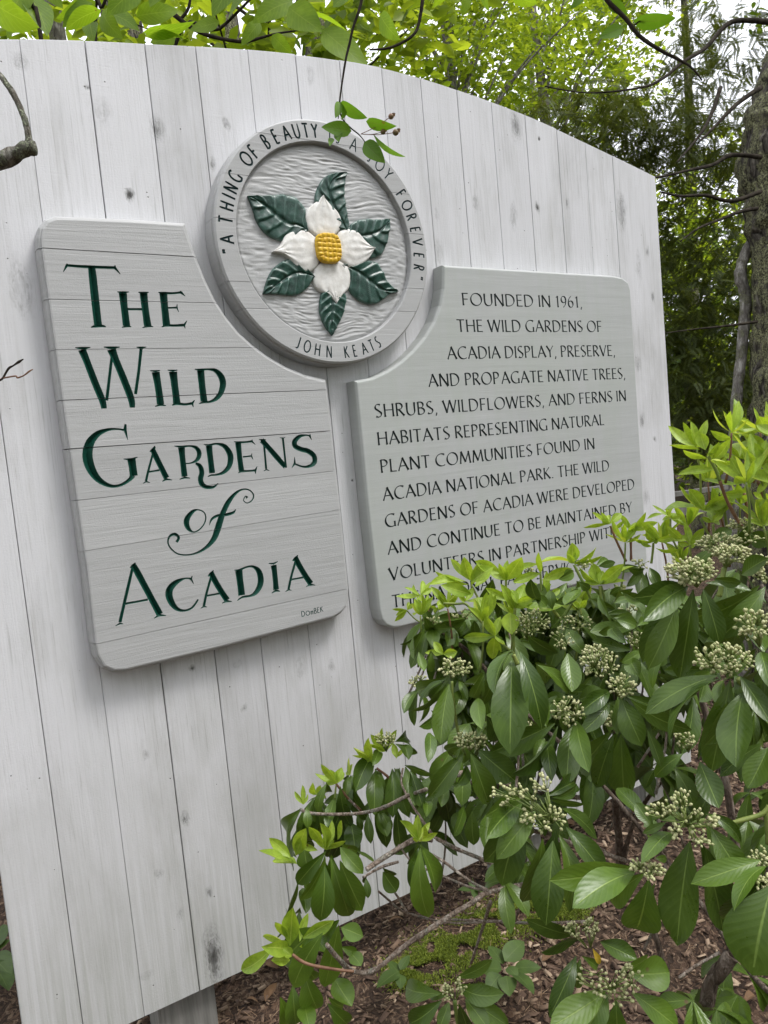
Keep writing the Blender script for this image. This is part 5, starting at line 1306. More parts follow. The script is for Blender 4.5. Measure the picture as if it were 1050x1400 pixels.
leaves('C', (650, 940), dC, 'o', [(790, 860, 110, 640, 960), (930, 840, 100, 860, 1000), (1060, 950, 140, 900, 900)])
leaves('C', (1050, 660), dC+.05, 'n', [(960, 650, 60), (1000, 720, 50), (1040, 600, 50), (930, 600, 40)])
cluster('C', 700, 960, 330, 150, dC-.02, n=110); cluster('C', 880, 820, 260, 90, dC+.02, n=60); cluster('C', 930, 900, 160, 120, dC-.05)
def shoot(px, py, d, size, n=8, m=None, down=70, tilt=0.0):
    hb = at_d(px, py, d); L0 = size*d/FPX
    for k in range(n):
        a = k*2.4+rnd.random(); el = rnd.uniform(.1, 1.15) if k > 2 else rnd.uniform(.9, 1.4)
        dr = RIGHT*(math.cos(a)*math.cos(el)+tilt)+UP*math.sin(el)-FWD*(math.sin(a)*math.cos(el)*.7)
        L = L0*rnd.uniform(.6, 1.1); tip = hb+dr.normalized()*L
        put_leaf(shrub, hb+dr.normalized()*L*.04, tip, L*rnd.uniform(.24, .33), M_new, 'new', rnd.uniform(-.08, .08), rnd.uniform(-.12, .10), rnd.uniform(.2, .45), roll=rnd.uniform(-.7, .7), true_ratio=.24, ns=7, facing=Vector((0, -.5, .8)) if rnd.random() < .6 else None)
    q = at_d(px+rnd.uniform(-12, 16), py+down, d+.02); tube('stem', [hb, hb.lerp(q, .5)+RIGHT*.003, q], [.0017, .002, .0024], rnd.choice((M_shoot, M_rshoot)), shrub, 6, 3)
for q in [(952, 612, 1.3, 46), (1000, 592, 1.25, 52), (1036, 640, 1.2, 56), (1040, 590, 1.3, 50), (968, 660, 1.35, 44), (1012, 690, 1.3, 46), (1044, 720, 1.2, 50), (985, 705, 1.3, 42), (940, 720, 1.4, 42), (1065, 660, 1.2, 60), (1075, 600, 1.2, 60),
          (905, 742, 1.4, 40), (930, 770, 1.4, 36), (742, 818, 1.5, 36), (612, 832, 1.45, 36), (700, 840, 1.4, 40), (790, 835, 1.4, 36), (660, 850, 1.35, 44), (855, 742, 1.45, 34), (1020, 660, 1.15, 50), (575, 842, 1.5, 32)]: shoot(*q)
# --- crop D, the big rosette at the right
dD = .98
cluster('D', 490, 210, 360, 210, dD, (540, 330), 110); cluster('D', 790, 90, 250, 140, dD+.12, (740, 200), 80); cluster('D', 985, 195, 190, 200, dD+.05, (1030, 300), 50); cluster('D', 935, 600, 240, 220, dD-.03, (990, 760), 50); cluster('D', 720, 840, 400, 230, dD-.05, (790, 985), 90); cluster('D', 110, 710, 130, 110, dD+.25)
stem('D', [(740, 190), (720, 280), (700, 400)], dD+.12, .0035)
leaves('D', (540, 335), dD, 'o', [(165, 575, 160, 480, 325, .12), (195, 920, 200, 400, 450), (410, 1000, 225, 515, 345), (705, 745, 155, 585, 345), (695, 695, 170, 1030, 325, -.1), (935, 355, 80, 600, 300), (770, 750, 130, 690, 560), (860, 300, 90, 660, 270), (1045, 120, 110, 860, 240)])
leaves('D', (320, 790), dD+.08, 'y', [(205, 1045, 85)])
leaves('D', (140, 790), dD+.15, 'o', [(10, 870, 90), (120, 960, 130, 60, 840), (10, 720, 90, -60, 620), (110, 610, 110, -40, 560), (140, 440, 90, 0, 360), (175, 570, 70, 110, 610), (280, 900, 90, 300, 800)])
leaves('D', (1000, 790), dD-.04, 'o', [(1070, 1010, 130), (760, 980, 120, 900, 800)])
# --- crop G
dG = .95
leaves('G', (790, 250), dG, 'o', [(305, 690, 115, 725, 248, .16), (640, 935, 235, 780, 262), (820, 882, 262, 870, 345), (1070, 570, 140, 850, 232), (700, 1180, 190, 560, 850)])
stem('G', [(835, 250), (900, 350), (1000, 520)], dG+.01, .0035)
leaves('G', (60, 395), dG+.1, 'o', [(490, 640, 100), (285, 885, 85, 180, 610), (450, 300, 90, 650, 200), (740, 470, 90, 760, 250), (560, 420, 80, 600, 250)])
leaves('G', (440, 790), dG+.12, 'y', [(232, 955, 115)])
leaves('G', (1050, 745), dG-.02, 'o', [(900, 1040, 190), (1065, 300, 120, 1000, 60)])
cluster('G', 450, 680, 140, 130, dG+.15, (480, 780), 26)
# --- crop F
dF = 1.08
cluster('F', 620, 130, 270, 230, dF+.05, (640, 260), 60); cluster('F', 790, 300, 220, 150, dF, (770, 385), 44); cluster('F', 390, 480, 230, 200, dF-.02, (465, 545), 44); cluster('F', 700, 540, 110, 110, dF+.06, (740, 600), 24)
leaves('F', (770, 390), dF, 'o', [(925, 735, 205, 785, 395), (485, 505, 135, 705, 345, .1), (500, 640, 115, 705, 420)])
leaves('F', (465, 545), dF-.02, 'y', [(542, 905, 155, 465, 555)])
leaves('F', (430, 600), dF+.02, 'o', [(395, 1005, 195), (590, 1045, 145, 730, 650), (805, 1105, 215, 785, 650), (430, 345, 155, 400, 70), (425, 355, 90, 185, 150), (250, 600, 180, 40, 45), (15, 945, 95, 325, 592), (280, 960, 120, 250, 700), (640, 330, 130, 480, 400)])
# --- crop E
dE = 1.12
cluster('E', 430, 170, 240, 130, dE+.05, (400, 250), 50); cluster('E', 170, 270, 150, 90, dE+.15, None, 26, .0017); cluster('E', 540, 690, 230, 130, dE, (535, 770), 60); cluster('E', 960, 600, 110, 90, dE+.2)
leaves('E', (400, 255), dE+.03, 'o', [(328, 722, 170, 388, 290), (130, 515, 60, 380, 262, .28), (150, 480, 60, 370, 258, .2), (250, 400, 110, 350, 280), (520, 400, 60, 460, 270), (205, 600, 60, 260, 480)])
leaves('E', (170, 330), dE+.15, 'o', [(62, 498, 60, 190, 320, .2), (132, 592, 40), (200, 570, 50), (210, 200, 70, 170, 60), (260, 210, 60, 260, 60), (135, 110, 50, 130, -60)])
leaves('E', (840, 120), dE-.05, 'o', [(818, 778, 280), (618, 460, 150, 760, 60), (555, 405, 120, 640, 220), (1060, 610, 180, 900, 60), (690, 330, 110, 850, 60), (620, 600, 120, 600, 390), (760, 700, 160, 660, 520)])
leaves('E', (530, 765), dE-.02, 'o', [(235, 1115, 150, 498, 780), (678, 1150, 185, 545, 790), (862, 985, 220, 600, 765), (450, 1010, 90, 520, 880), (400, 820, 90, 480, 740), (250, 830, 90, 250, 640)])
stem('E', [(410, 270), (410, 360), (425, 460), (450, 620), (500, 800)], dE+.03, .0022); stem('E', [(350, 970), (480, 930), (700, 950), (820, 1010)], dE+.12, .005, M_wood)
stem('E', [(850, 80), (880, 150)], dE-.05, .003)
# --- crop H, the loose branch in front of the planks
dH = 1.5
leaves('H', (760, 370), dH, 'o', [(740, 692, 135, 750, 390), (880, 722, 128, 872, 372), (788, 592, 84, 785, 390), (610, 525, 145, 740, 265), (570, 805, 112, 500, 500), (400, 792, 84, 460, 580), (330, 692, 62, 402, 478), (270, 800, 72, 258, 652), (150, 1012, 52, 212, 682), (1040, 655, 115, 968, 360), (1060, 262, 62, 895, 195), (700, 420, 60, 700, 250), (740, 330, 80, 780, 250), (990, 300, 90, 960, 200)])
leaves('H', (600, 740), dH+.05, 'o', [(608, 965, 145, 575, 760), (715, 908, 74, 698, 702), (835, 862, 108, 768, 690), (652, 822, 54, 620, 702), (942, 985, 115, 905, 655), (860, 830, 80, 800, 690), (540, 560, 70, 560, 430), (450, 700, 60, 380, 640, .2), (260, 600, 26, 420, 600)])
leaves('H', (745, 345), dH-.02, 'n', [(598, 208, 46), (658, 245, 46), (700, 150, 50), (740, 290, 40), (580, 280, 34, 700, 260)])
leaves('H', (820, 250), dH, 'n', [(800, 78, 46), (905, 92, 52), (715, 125, 60), (688, 182, 40), (880, 192, 50, 905, 300), (955, 228, 30, 905, 290), (760, 220, 40), (850, 180, 40)])
cluster('H', 820, 155, 150, 90, dH-.02, (830, 250), 50, .0019)
leaves('H', (470, 480), dH, 'n', [(362, 332, 54), (512, 362, 60), (318, 415, 36), (428, 378, 48), (528, 400, 46), (470, 390, 46), (400, 470, 36)]); stem('H', [(470, 480), (560, 590), (650, 672)], dH, .0022, M_rshoot); stem('H', [(470, 490), (460, 590)], dH, .0018)
leaves('H', (335, 560), dH+.02, 'n', [(298, 478, 36), (308, 540, 40), (412, 500, 50), (400, 580, 30), (360, 490, 40)])
leaves('H', (235, 630), dH+.02, 'n', [(228, 488, 36), (172, 532, 36), (268, 552, 22)])
leaves('H', (570, 420), dH+.03, 'n', [(565, 290, 20), (590, 340, 24), (545, 390, 24)])
stem('H', [(215, 665), (300, 692), (480, 700), (650, 690), (760, 668), (860, 630), (1000, 560), (1120, 520)], dH+.02, .0030, M_wood, dE+.15)
stem('H', [(650, 680), (560, 590)], dH, .0024, M_wood); stem('H', [(760, 370), (850, 440), (930, 560)], dH, .0025, M_rshoot)
# --- crop I
dI = 1.42
leaves('I', (375, 355), dI, 'n', [(208, 198, 66, 342, 320), (148, 275, 36), (228, 335, 38), (432, 138, 90, 370, 305), (498, 275, 34, 400, 232), (300, 330, 40), (400, 190, 50, 375, 300)])
leaves('I', (548, 272), dI-.02, 'n', [(448, 122, 48, 530, 250), (520, 112, 44), (562, 138, 44), (588, 92, 42), (650, 88, 42, 620, 210), (668, 210, 26), (600, 210, 40), (480, 200, 30)])
leaves('I', (575, 288), dI, 'y', [(398, 582, 66, 545, 300, -.12), (518, 708, 150, 542, 365), (702, 692, 148, 578, 320), (772, 642, 145, 632, 335), (768, 412, 105, 635, 255)])
leaves('I', (390, 430), dI+.05, 'o', [(295, 700, 34), (350, 400, 42, 375, 150), (440, 392, 112, 420, 255), (270, 800, 30, 310, 620), (430, 640, 90, 410, 500), (375, 800, 60, 390, 640), (840, 345, 30, 730, 275), (800, 560, 50, 790, 440)])
leaves('I', (890, 402), dI-.03, 'o', [(972, 522, 108)])
dI2 = 1.18
leaves('I', (350, 905), dI2, 'n', [(352, 603, 108, 335, 845), (32, 992, 92, 235, 850, -.14), (172, 850, 92, 330, 865), (248, 688, 50, 320, 810), (442, 648, 48, 392, 820), (602, 688, 78, 410, 800), (222, 932, 66, 335, 930), (502, 808, 44, 392, 850), (180, 775, 36, 300, 830), (290, 860, 60)])
leaves('I', (560, 760), dI2-.02, 'y', [(345, 1108, 150, 530, 768), (540, 1096, 150, 625, 722), (772, 790, 112, 640, 735)])
leaves('I', (500, 900), dI2+.03, 'y', [(500, 1232, 155, 420, 1005), (372, 1330, 130, 350, 1080), (700, 1200, 140, 600, 1040), (330, 1330, 115, 275, 1150), (760, 962, 90, 690, 880), (690, 1330, 120, 560, 1190), (450, 1330, 120, 430, 1200), (740, 890, 60, 640, 850), (560, 880, 90, 500, 800)])
for q in ((520, 1120, 30), (470, 1150, 26), (545, 1080, 34), (590, 1090, 30), (430, 1120, 22), (480, 1090, 28)):      # whorls behind the loose branch
    for k in range(4):
        hb = at_d(q[0]+rnd.uniform(-8, 8), q[1]-30, 1.6); tp = at_d(q[0]+rnd.uniform(-q[2], q[2]), q[1]+rnd.uniform(5, 45), 1.6+rnd.uniform(-.05, .03))
        put_leaf(shrub, hb, tp, (tp-hb).length*.33, M_old, 'laurel', rnd.uniform(-.08, .08), .08, .15, roll=rnd.uniform(-.7, .7), ns=8)
stem('P', [(447, 1292), (462, 1310), (484.6, 1328.6), (514, 1325), (555, 1292), (600, 1262), (640, 1237), (672, 1219), (735, 1208), (800, 1215)], 1.12, .0037, M_wood, 1.35, 'branch')
stem('P', [(484, 1328), (462, 1326), (420, 1318), (400, 1305)], 1.13, .0022, M_rshoot)
stem('P', [(551, 1050), (549, 1071), (560, 1094), (570, 1111), (589, 1138), (597, 1147)], 1.42, [.0018, .003], M_wood, 1.38)
stem('P', [(597, 1147), (627, 1161.6), (662, 1176), (710, 1196), (790, 1215)], 1.38, .0036, M_wood, 1.4)
stem('P', [(501, 1189), (530, 1170), (564, 1149), (590, 1148)], 1.28, .0042, M_wood, 1.34)
stem('P', [(496, 1200), (520, 1186), (545, 1178)], 1.34, .0022, M_wood)
stem('P', [(575, 1160), (606, 1178), (640, 1203), (668.7, 1218)], 1.26, [.0028, .0022], M_wood, 1.22)
stem('P', [(518, 1219), (532, 1231), (549, 1245), (570, 1252), (620, 1262), (700, 1258)], 1.5, .0022, M_wood, 1.7)
stem('P', [(532, 1210), (545, 1228), (556, 1247)], 1.5, .0022, M_wood)
stem('P', [(670.5, 1233), (662, 1262), (644, 1317)], 1.2, [.0034, .0026], M_wood, 1.5)
stem('P', [(607, 1257), (660, 1259), (734, 1262), (800, 1260)], 1.7, .003, M_wood, 1.75)
stem('P', [(545, 1155), (565, 1180), (600, 1195), (640, 1212), (668, 1218)], 1.5, .0018, M_wood, 1.3)
leaves('J', (450, 565), 1.22, 'y', [(500, 1052, 155, 452, 572)]); leaves('J', (440, 570), 1.25, 'o', [(388, 825, 130)])
leaves('J', (440, 520), 1.21, 'n', [(318, 390, 58), (435, 352, 58), (512, 402, 42), (562, 470, 42), (400, 508, 30), (480, 430, 40), (390, 450, 40)])
leaves('J', (700, 130), dE+.2, 'o', [(900, 280, 130, 800, 60), (720, 290, 120, 740, 60), (590, 300, 80, 620, 140), (682, 490, 80, 740, 290), (800, 555, 110, 790, 330), (880, 600, 130, 900, 330), (500, 350, 60, 490, 270), (470, 310, 110, 390, 70), (530, 90, 60, 350, 30)])
# --- crop L
dL = 1.0
for q in ((420, 150, 150, 130), (470, 420, 260, 200), (225, 200, 110, 90), (120, 250, 130, 160), (330, 230, 140, 110), (320, 390, 110, 140), (540, 380, 120, 90)): cluster('L', *q, dL-.02, (500, 450), None, .0021)
leaves('L', (520, 490), dL, 'o', [(447, 1190, 262, 505, 575), (655, 1096, 135, 545, 530), (882, 815, 180, 598, 475), (828, 560, 92, 570, 345, -.14), (730, 322, 62, 490, 282, -.12), (290, 1045, 190, 430, 560), (138, 905, 235, 300, 385, .08), (30, 560, 150, 285, 300, .1), (690, 180, 70, 500, 260), (100, 700, 180, 380, 360)])
leaves('L', (1050, 850), dL-.06, 'y', [(655, 1045, 235, 1090, 800, .06)])
# --- crop M
dM = .93
for q in ((440, 260, 170, 130), (240, 360, 150, 110), (500, 430, 260, 200), (560, 570, 170, 90), (650, 430, 100, 100), (380, 500, 90, 110), (350, 330, 120, 90)): cluster('M', *q, dM-.01, (470, 470), None, .0021)
leaves('M', (480, 560), dM, 'o', [(394, 1335, 320, 490, 580), (735, 1236, 190, 600, 625), (885, 860, 200, 640, 480), (872, 590, 92, 600, 380, -.16), (155, 700, 135, 360, 520), (100, 300, 110, 230, 480), (150, 520, 60, 320, 440)])
leaves('M', (190, 850), dM+.02, 'y', [(100, 1250, 290, 195, 850), (-350, 1040, 220, 100, 820)][:1])
leaves('M', (250, 850), dM+.06, 'o', [(250, 1230, 70, 240, 880), (330, 710, 60, 240, 700)])
cluster('M', 180, 770, 240, 120, dM-.01, (190, 830), 40); cluster('M', 1000, 690, 180, 150, dM, (1060, 760), 24); cluster('M', 990, 860, 180, 110, dM-.05, (1060, 880), 24)
stem('M', [(1060, 330), (1000, 385), (850, 430), (690, 465), (520, 470)], dM+.02, [.0036, .0020]); stem('M', [(1030, 360), (1045, 450), (1055, 600)], dM+.02, .003)
leaves('P', (1050, 1185), .88, 'y', [(1001, 1238, 24, 1048, 1184)]); leaves('P', (1055, 1210), .86, 'o', [(1028, 1335, 95)])
# --- lower right
leaves('N', (520, 560), 1.1, 'o', [(125, 605, 110, 400, 500, .2), (880, 645, 160, 590, 512), (195, 1110, 160, 395, 625), (395, 895, 120, 430, 650), (580, 722, 80, 440, 625)])
cluster('N', 360, 410, 130, 130, 1.1, (480, 560), 22, .0019); cluster('N', 500, 390, 150, 130, 1.1, (510, 560), 24, .0019)
yl = leaves('N', (525, 570), 1.1, 'n', []) or None
M_yell = leaf_mat('fallen yellow leaf', (.55, .36, .03), (.65, .45, .05), (.6, .5, .1), trans=.3)
put_leaf(shrub, at_d(810.5, 1297, 1.09), at_d(821, 1319, 1.09), .010, M_yell, 'laurel', label='small yellowing leaf')
leaves('P', (838, 1349), .98, 'y', [(917, 1330, 46, 859, 1331), (752, 1404, 40, 828, 1356), (800, 1410, 34, 830, 1359), (843, 1420, 34, 842, 1368), (930, 1408, 38, 864, 1357)])
for q in ((812, 1338, 46, 40), (858, 1340, 54, 30), (845, 1362, 40, 22), (856, 1326, 22, 16)): cluster('P', *q, .97, (838, 1352), None, .0021)
leaves('P', (622, 1362), 1.15, 'o', [(688, 1358, 28, 625, 1345, .22), (697, 1404, 26, 634, 1359), (557, 1402, 30, 604, 1367), (600, 1408, 20, 614, 1370), (640, 1410, 20, 628, 1372), (668, 1408, 24, 636, 1366)])
cluster('P', 612, 1355, 18, 26, 1.14, (621, 1366), 18, .0019); cluster('P', 630, 1350, 16, 24, 1.14, (624, 1366), 14, .0019)
stem('P', [(622, 1368), (626, 1400), (640, 1450)], 1.16, .003)
# trunks
stem('P', [(1002, 1306), (985, 1325), (973, 1345), (963, 1388), (955, 1440), (950, 1500)], 1.15, [.011, .012], M_wood2, 1.2, 'trunk')
stem('P', [(1002, 1306), (1004, 1270), (1012, 1215), (1005, 1150), (990, 1060), (960, 960), (930, 860), (900, 800)], 1.15, [.008, .0035], M_wood2, 1.2, 'branch')
stem('P', [(998, 1294), (980, 1265), (960, 1237), (930, 1200), (890, 1150), (830, 1080), (760, 1010), (700, 960)], 1.15, [.0045, .003], M_wood2, 1.3, 'branch')
stem('P', [(1010, 1308), (1030, 1335), (1047, 1352), (1080, 1380)], 1.15, .004, M_wood2, 1.05)
stem('P', [(985, 1302), (955, 1318), (928, 1337)], 1.16, .0022, M_wood)
stem('P', [(1006, 1280), (1050, 1200), (1090, 1080), (1080, 900), (1040, 800)], 1.1, [.007, .004], M_wood2, 1.1, 'branch')
stem('P', [(848, 1200), (847, 1160), (843, 1110), (836, 1075), (800, 1020), (740, 960), (690, 900)], 1.8, [.010, .004], M_wood2, 1.5, 'trunk')
stem('P', [(845, 1120), (870, 1060), (900, 1010), (930, 930)], 1.8, [.006, .004], M_wood2, 1.5, 'branch')
stem('P', [(849, 1205), (858, 1150), (880, 1100), (925, 1040), (960, 960)], 1.8, [.006, .003], M_wood2, 1.5, 'branch')
stem('P', [(838, 1080), (800, 1090), (740, 1085), (680, 1075), (610, 1065)], 1.7, [.006, .004], M_wood, 1.4, 'branch')
stem('P', [(845, 1175), (800, 1150), (760, 1142), (700, 1130)], 1.75, .004, M_wood, 1.4, 'branch')
stem('P', [(765, 1148), (810, 1162), (860, 1178), (900, 1190)], 1.3, .004, M_wood, 1.6, 'branch')
stem('P', [(700, 960), (650, 900), (600, 860)], 1.5, .004, M_wood2, 1.5, 'branch')
stem('P', [(880, 1300), (905, 1240), (910, 1180), (900, 1120)], 1.5, .003, M_wood, 1.4); stem('P', [(930, 1440), (915, 1370), (905, 1310), (893, 1270), (880, 1220)], 1.4, .005, M_wood2, 1.4)
print('traced leaves', nleaf)
# filling leaves deeper in the shrub: whorls on twigs
fills = [(600, 850, 40, 35, 1.5, 1.7, 7), (680, 850, 50, 40, 1.5, 1.75, 9), (760, 860, 50, 50, 1.5, 1.75, 9), (840, 830, 50, 40, 1.5, 1.7, 7), (920, 830, 40, 40, 1.4, 1.7, 6), (740, 940, 60, 60, 1.4, 1.7, 8), (640, 940, 40, 50, 1.5, 1.7, 5), (830, 1010, 60, 50, 1.4, 1.7, 6), (640, 880, 60, 60, 1.5, 1.75, 7), (720, 880, 70, 60, 1.5, 1.75, 9), (800, 900, 80, 60, 1.4, 1.8, 10), (880, 940, 70, 80, 1.3, 1.8, 10), (960, 880, 80, 90, 1.2, 1.7, 9), (1010, 1000, 60, 120, 1.2, 1.8, 9), (900, 1040, 60, 60, 1.4, 1.9, 5), (780, 980, 60, 60, 1.4, 1.7, 5),
         (660, 990, 70, 60, 1.3, 1.6, 7), (700, 1080, 60, 50, 1.3, 1.6, 5), (610, 1100, 40, 60, 1.5, 1.7, 4), (1000, 820, 60, 60, 1.3, 1.7, 6), (1060, 1150, 60, 150, 1.0, 1.5, 6), (990, 1360, 70, 50, 1.0, 1.4, 5), (760, 820, 90, 25, 1.45, 1.6, 5), (1110, 800, 60, 250, 1.2, 1.8, 10), (720, 1180, 40, 40, 1.1, 1.4, 3)]
V_all, F_all, extra = [], [], 0
for cx, cy, rx, ry, d0, d1, n in fills:
    for k in range(int(n*2.0)):
        px = cx+rnd.gauss(0, .5)*rx; py = cy+rnd.gauss(0, .5)*ry; d = rnd.uniform(d0, d1)
        hb = at_d(px, py, d)
        if hb.y > -.16: hb.y = -.16-rnd.random()*.15
        if hb.z < .1: continue
        for j in range(rnd.choice((3, 4, 5))):
            a = rnd.random()*6.283; out = Vector((math.cos(a), math.sin(a), 0)); L = rnd.uniform(.065, .115)
            tip = hb+out*L*rnd.uniform(.35, .8)+Vector((0, 0, -L*rnd.uniform(.2, .9)))
            if tip.y > -.09: tip.y = -.09
            put_leaf(shrub, hb, tip, L*.34, M_old, 'laurel', rnd.uniform(-.06, .06), rnd.uniform(.05, .14), rnd.uniform(.05, .2), roll=rnd.uniform(-.6, .6), facing=(Vector((0, -.45, .9))+out*.4).normalized(), ns=7, name='inner_leaf'); extra += 1
        if rnd.random() < .3: 
            q = hb+Vector((rnd.uniform(-.1, .1), rnd.uniform(-.05, .1), -.15)); tube('twig', [hb, hb.lerp(q, .5)+Vector((.01, 0, 0)), q], [.0018, .0022, .0028], M_wood, shrub, 5, 3)
print('inner leaves', extra)
# leaves past the first 300 are joined into one part
bpy.context.view_layer.update()
alll = [o for o in shrub.children if o.name.startswith(('leaf', 'inner_leaf'))]
def px_size(o):
    c = o.matrix_local.translation+shrub.location; return o.data.vertices[-1].co.length/max(.2, (c-CAM).dot(FWD))*(1.0 if not o.name.startswith('inner') else .6)
alll.sort(key=px_size, reverse=True)
rest = alll[295:]; bm = bmesh.new(); mats_ = [M_old, M_young, M_new, M_yell]
uvn = 'UVMap'
for o in rest:
    me = o.data; st = len(bm.faces); mi = mats_.index(me.materials[0]); me.transform(o.matrix_local @ Matrix.Identity(4)); bm.from_mesh(me); bm.faces.ensure_lookup_table()
    for f in bm.faces[st:]: f.material_index = mi
    bpy.data.objects.remove(o)
me = bpy.data.meshes.new('small_leaves'); bm.to_mesh(me); bm.free()
for m_ in mats_: me.materials.append(m_)
o = bpy.data.objects.new('small_leaves', me); COL.objects.link(o); o.parent = shrub; o['kind'] = 'stuff'; me.shade_smooth()
for o in alll[:295]:
    if o.name.startswith('inner_leaf'): o.name = 'leaf'

# ------------------------------------------------------------------ small plants
M_seed = leaf_mat('thin dull green seedling leaf', (.035, .070, .008), (.065, .115, .014), (.09, .14, .03), trans=.3, rough=.55, veins=.2)
def seedling(label, ctr, leaves_, d):
    g_ = on_g(*ctr); t = empty('seedling', (g_.x, g_.y, gz(g_.x, g_.y)), label=label, cat='seedling')
    hub = Vector((g_.x, g_.y, .07))
    tube('stem', [Vector((g_.x, g_.y, -.01)), Vector((g_.x+.004, g_.y, .04)), hub], [.0015, .0013, .001], M_shoot, t, 5, 3)
    for bx, by, tx, ty, w in leaves_:
        B_ = on_g(bx, by, .07+rnd.uniform(-.01, .01)); T_ = on_g(tx, ty, .07+rnd.uniform(-.012, .012))
        dd = (B_-CAM).dot(FWD)
        put_leaf(t, B_, T_, w*dd/FPX*1.15, M_seed, 'ovate', 0, .04, .06, roll=rnd.uniform(-.15, .15), true_ratio=.5, facing=Vector((rnd.uniform(-.2, .2), rnd.uniform(-.5, -.1), .9)).normalized(), ns=7)
seedling('small seedling with broad dull green leaflets on the mulch below the shrub', (696, 1345), [(688, 1318, 668, 1292, 20), (690, 1314, 717, 1286, 24), (702, 1325, 740, 1322, 20), (704, 1330, 730, 1358, 22), (692, 1334, 697, 1362, 22), (686, 1326, 655, 1322, 22), (684, 1332, 664, 1358, 22), (694, 1322, 708, 1336, 16)], 1.5)
seedling('little green seedling under the shrub trunks at the right', (900, 1132), [(898, 1115, 872, 1112, 10), (900, 1118, 925, 1108, 12), (902, 1120, 935, 1124, 10), (898, 1120, 880, 1130, 10), (905, 1112, 948, 1098, 12), (896, 1110, 870, 1098, 9)], 2)
seedling('tiny seedling on the mulch in front of the bottom edge of the board', (648, 1226), [(648, 1216, 625, 1216, 7), (650, 1216, 668, 1222, 8), (648, 1216, 650, 1230, 8), (650, 1214, 640, 1206, 6)], 2)
seedling('dark low seedling on the mulch beside the moss', (545, 1335), [(545, 1328, 515, 1350, 16), (547, 1326, 560, 1305, 10), (545, 1330, 530, 1312, 12), (547, 1332, 548, 1352, 14)], 2)
seedling('green seedling on the mulch beyond the left end of the board', (-6, 1330), [(-8, 1300, 14, 1284, 14), (-8, 1306, 18, 1312, 18), (-10, 1310, 16, 1336, 20), (-8, 1300, 4, 1262, 12), (-12, 1318, 12, 1352, 16)], 2)

# hanging shadbush twig in front of the medallion
dT2 = 1.0
M_thin = leaf_mat('thin bright hanging leaf', (.075, .17, .014), (.12, .24, .02), (.10, .16, .03), trans=.5, rough=.5, veins=.15, ribw=.03)
hang = empty('hanging_twig', tuple(at_d(480, 40, dT2)), label='thin twig hanging into view with green leaves and small berries in front of the medallion', cat='twig')
U = lambda x, y: (x/4.773+420, y/4.773)
tube('stem', [at_d(*U(*q), dT2) for q in ((362, -120), (355, 0), (330, 90), (300, 180), (275, 290), (255, 370), (238, 470), (225, 560), (212, 660), (210, 720), (240, 790), (290, 840), (340, 880), (380, 930))], [.0022, .0020, .0019, .0017, .0017, .0015, .0014, .0012, .0012, .0012, .0011, .001, .0009, .0007], M_twig, hang, 6, 4, .1)
tube('stem', [at_d(*U(*q), dT2) for q in ((212, 660), (208, 720), (203, 775))], [.001, .0008, .0006], M_twig, hang, 5, 3)
for bx, by, tx, ty, w in ((288, 855, 92, 828, 100), (215, 665, 185, 768, 62), (240, 690, 225, 780, 40), (218, 668, 388, 775, 56), (385, 792, 582, 826, 76), (432, 878, 636, 1032, 30), (372, 928, 506, 1062, 108), (160, 900, 148, 952, 40), (205, 868, 208, 922, 62)):
    B_ = at_d(*U(bx, by), dT2); T_ = at_d(*U(tx, ty), dT2-.01); put_leaf(hang, B_, T_, w/4.773*dT2/FPX, M_thin, 'ovate', 0, .05, .1, true_ratio=.42, ns=8)
M_berry = simple('unripe dull berry', (.14, .12, .05), (.26, .10, .07), 80., .5, .1, .001)
for bx, by, r in ((547, 760, 19), (495, 860, 18), (577, 864, 21)):
    c = at_d(*U(bx, by), dT2); s_ = at_d(*U(350, 875), dT2); rr = r/4.773*dT2/FPX
    tube('berry_stalk', [s_, s_.lerp(c, .5)+UP*(-.002), c], [.0005, .0005, .0005], M_rshoot, hang, 5, 3)
    V = [c+Vector(v)*rr*(1, 1, 1)[0] for v in SV]; bm = bmesh.new(); bmesh.ops.create_icosphere(bm, subdivisions=2, radius=rr)
    for v in bm.verts: v.co += c
    tip = bmesh.ops.create_cone(bm, segments=6, radius1=rr*.45, radius2=rr*.7, depth=rr*.9, matrix=Matrix.Translation(c+(RIGHT*.8+UP*.5)*rr*1.1))
    link('berry', bm_mesh(bm, 'berry', True), M_berry, hang)

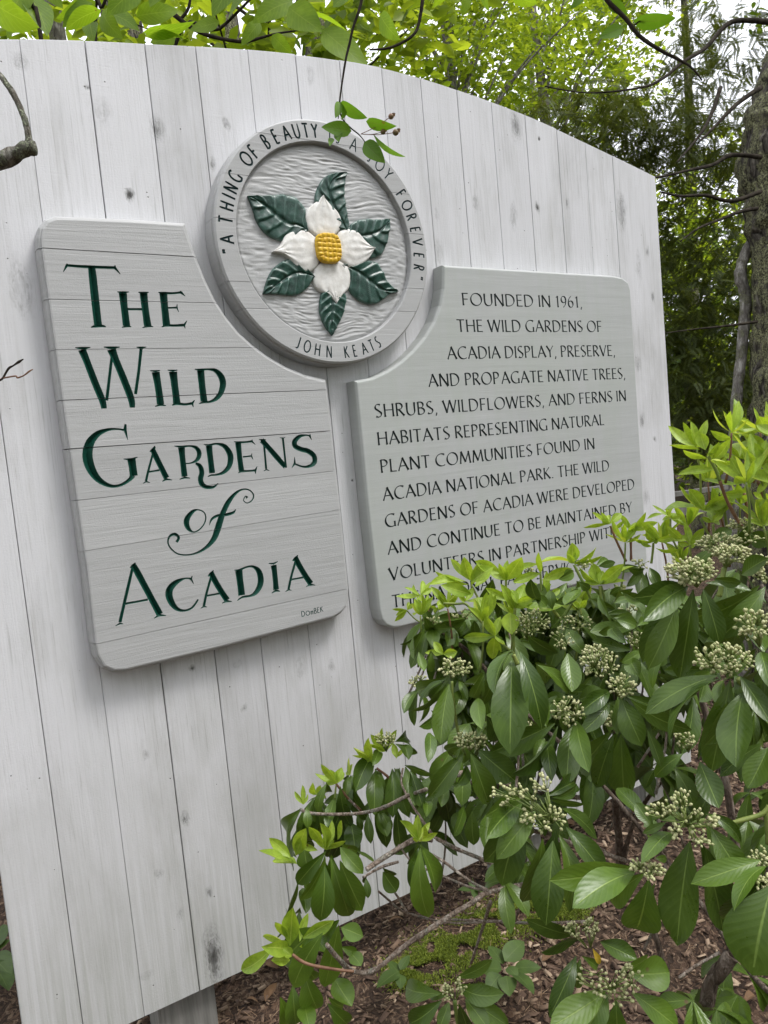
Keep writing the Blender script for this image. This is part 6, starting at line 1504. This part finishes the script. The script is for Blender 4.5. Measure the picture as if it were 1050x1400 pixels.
# lichened dead branch reaching in from the left
dead = empty('dead_branch', tuple(at_d(-20, 200, .68)), label='broken grey lichened branch stub reaching in at the left edge of the picture', cat='branch')
M_dead = bark('lichened dead twig bark', (.07, .06, .05), (.17, .155, .125), (.42, .41, .36), 60., (.24, .26, .18), .3, .6)
tube('bough', [at_d(x, y, .68) for x, y in ((-160, 262), (-60, 238), (-6, 222), (17, 212), (34, 204), (48, 202))], [.0095, .0090, .0082, .0072, .0064, .0062], M_dead, dead, 12, 6, .35)
tube('bough', [at_d(x, y, .68) for x, y in ((-60, 55), (-20, 86), (0, 103), (11.4, 118), (21.7, 135), (29.7, 153), (35.5, 169), (39, 186), (40, 196))], [.0028, .0027, .0026, .0026, .0027, .0026, .0027, .0029, .0036], M_dead, dead, 10, 5, .25)
twl = empty('bare_twig', tuple(at_d(0, 520, .8)), label='small bare forked twig at the left edge beside the carved name sign', cat='twig')
tube('stem', [at_d(x, y, .8) for x, y in ((-60, 545), (-20, 528), (0, 519.6), (4.6, 516), (11.4, 504), (18, 500), (26, 494.5), (32, 491))], [.0015, .0013, .0012, .0011, .0012, .0009, .0014, .0005], M_twig, twl, 7, 4, .3)
tube('stem', [at_d(x, y, .8) for x, y in ((2, 518), (4.6, 517), (21, 514), (24, 516.6), (33, 513), (40, 507.5), (45, 505))], [.0009, .0009, .0009, .0010, .0007, .0010, .0004], M_rshoot, twl, 7, 4, .3)
# branch crossing the top right corner
trb = empty('overhanging_branch', tuple(at_d(850, 20, .95)), label='thin dark overhanging branch with a few leaves in the top right corner', cat='branch')
tube('bough', [at_d(x, y, .95) for x, y in ((815, -30), (830, 0), (855, 25), (875, 50), (905, 70), (925, 80), (945, 92), (960, 110))], [.0032, .0030, .0028, .0026, .0024, .0020, .0014, .0008], M_twig, trb, 8, 5, .15)
tube('bough', [at_d(x, y, .95) for x, y in ((868, 34), (876, 28), (884, 26))], [.0012, .001, .0008], M_twig, trb, 6, 3)
for bx, by, tx, ty, w in ((866, 28, 925, 26, 20), (852, 38, 818, 52, 18), (832, 0, 858, 20, 16), (845, -15, 870, -2, 14), (800, -10, 780, 12, 12)):
    put_leaf(trb, at_d(bx, by, .95), at_d(tx, ty, .95), w*.95/FPX, M_thin, 'ovate', 0, .05, .08, true_ratio=.4, ns=8)
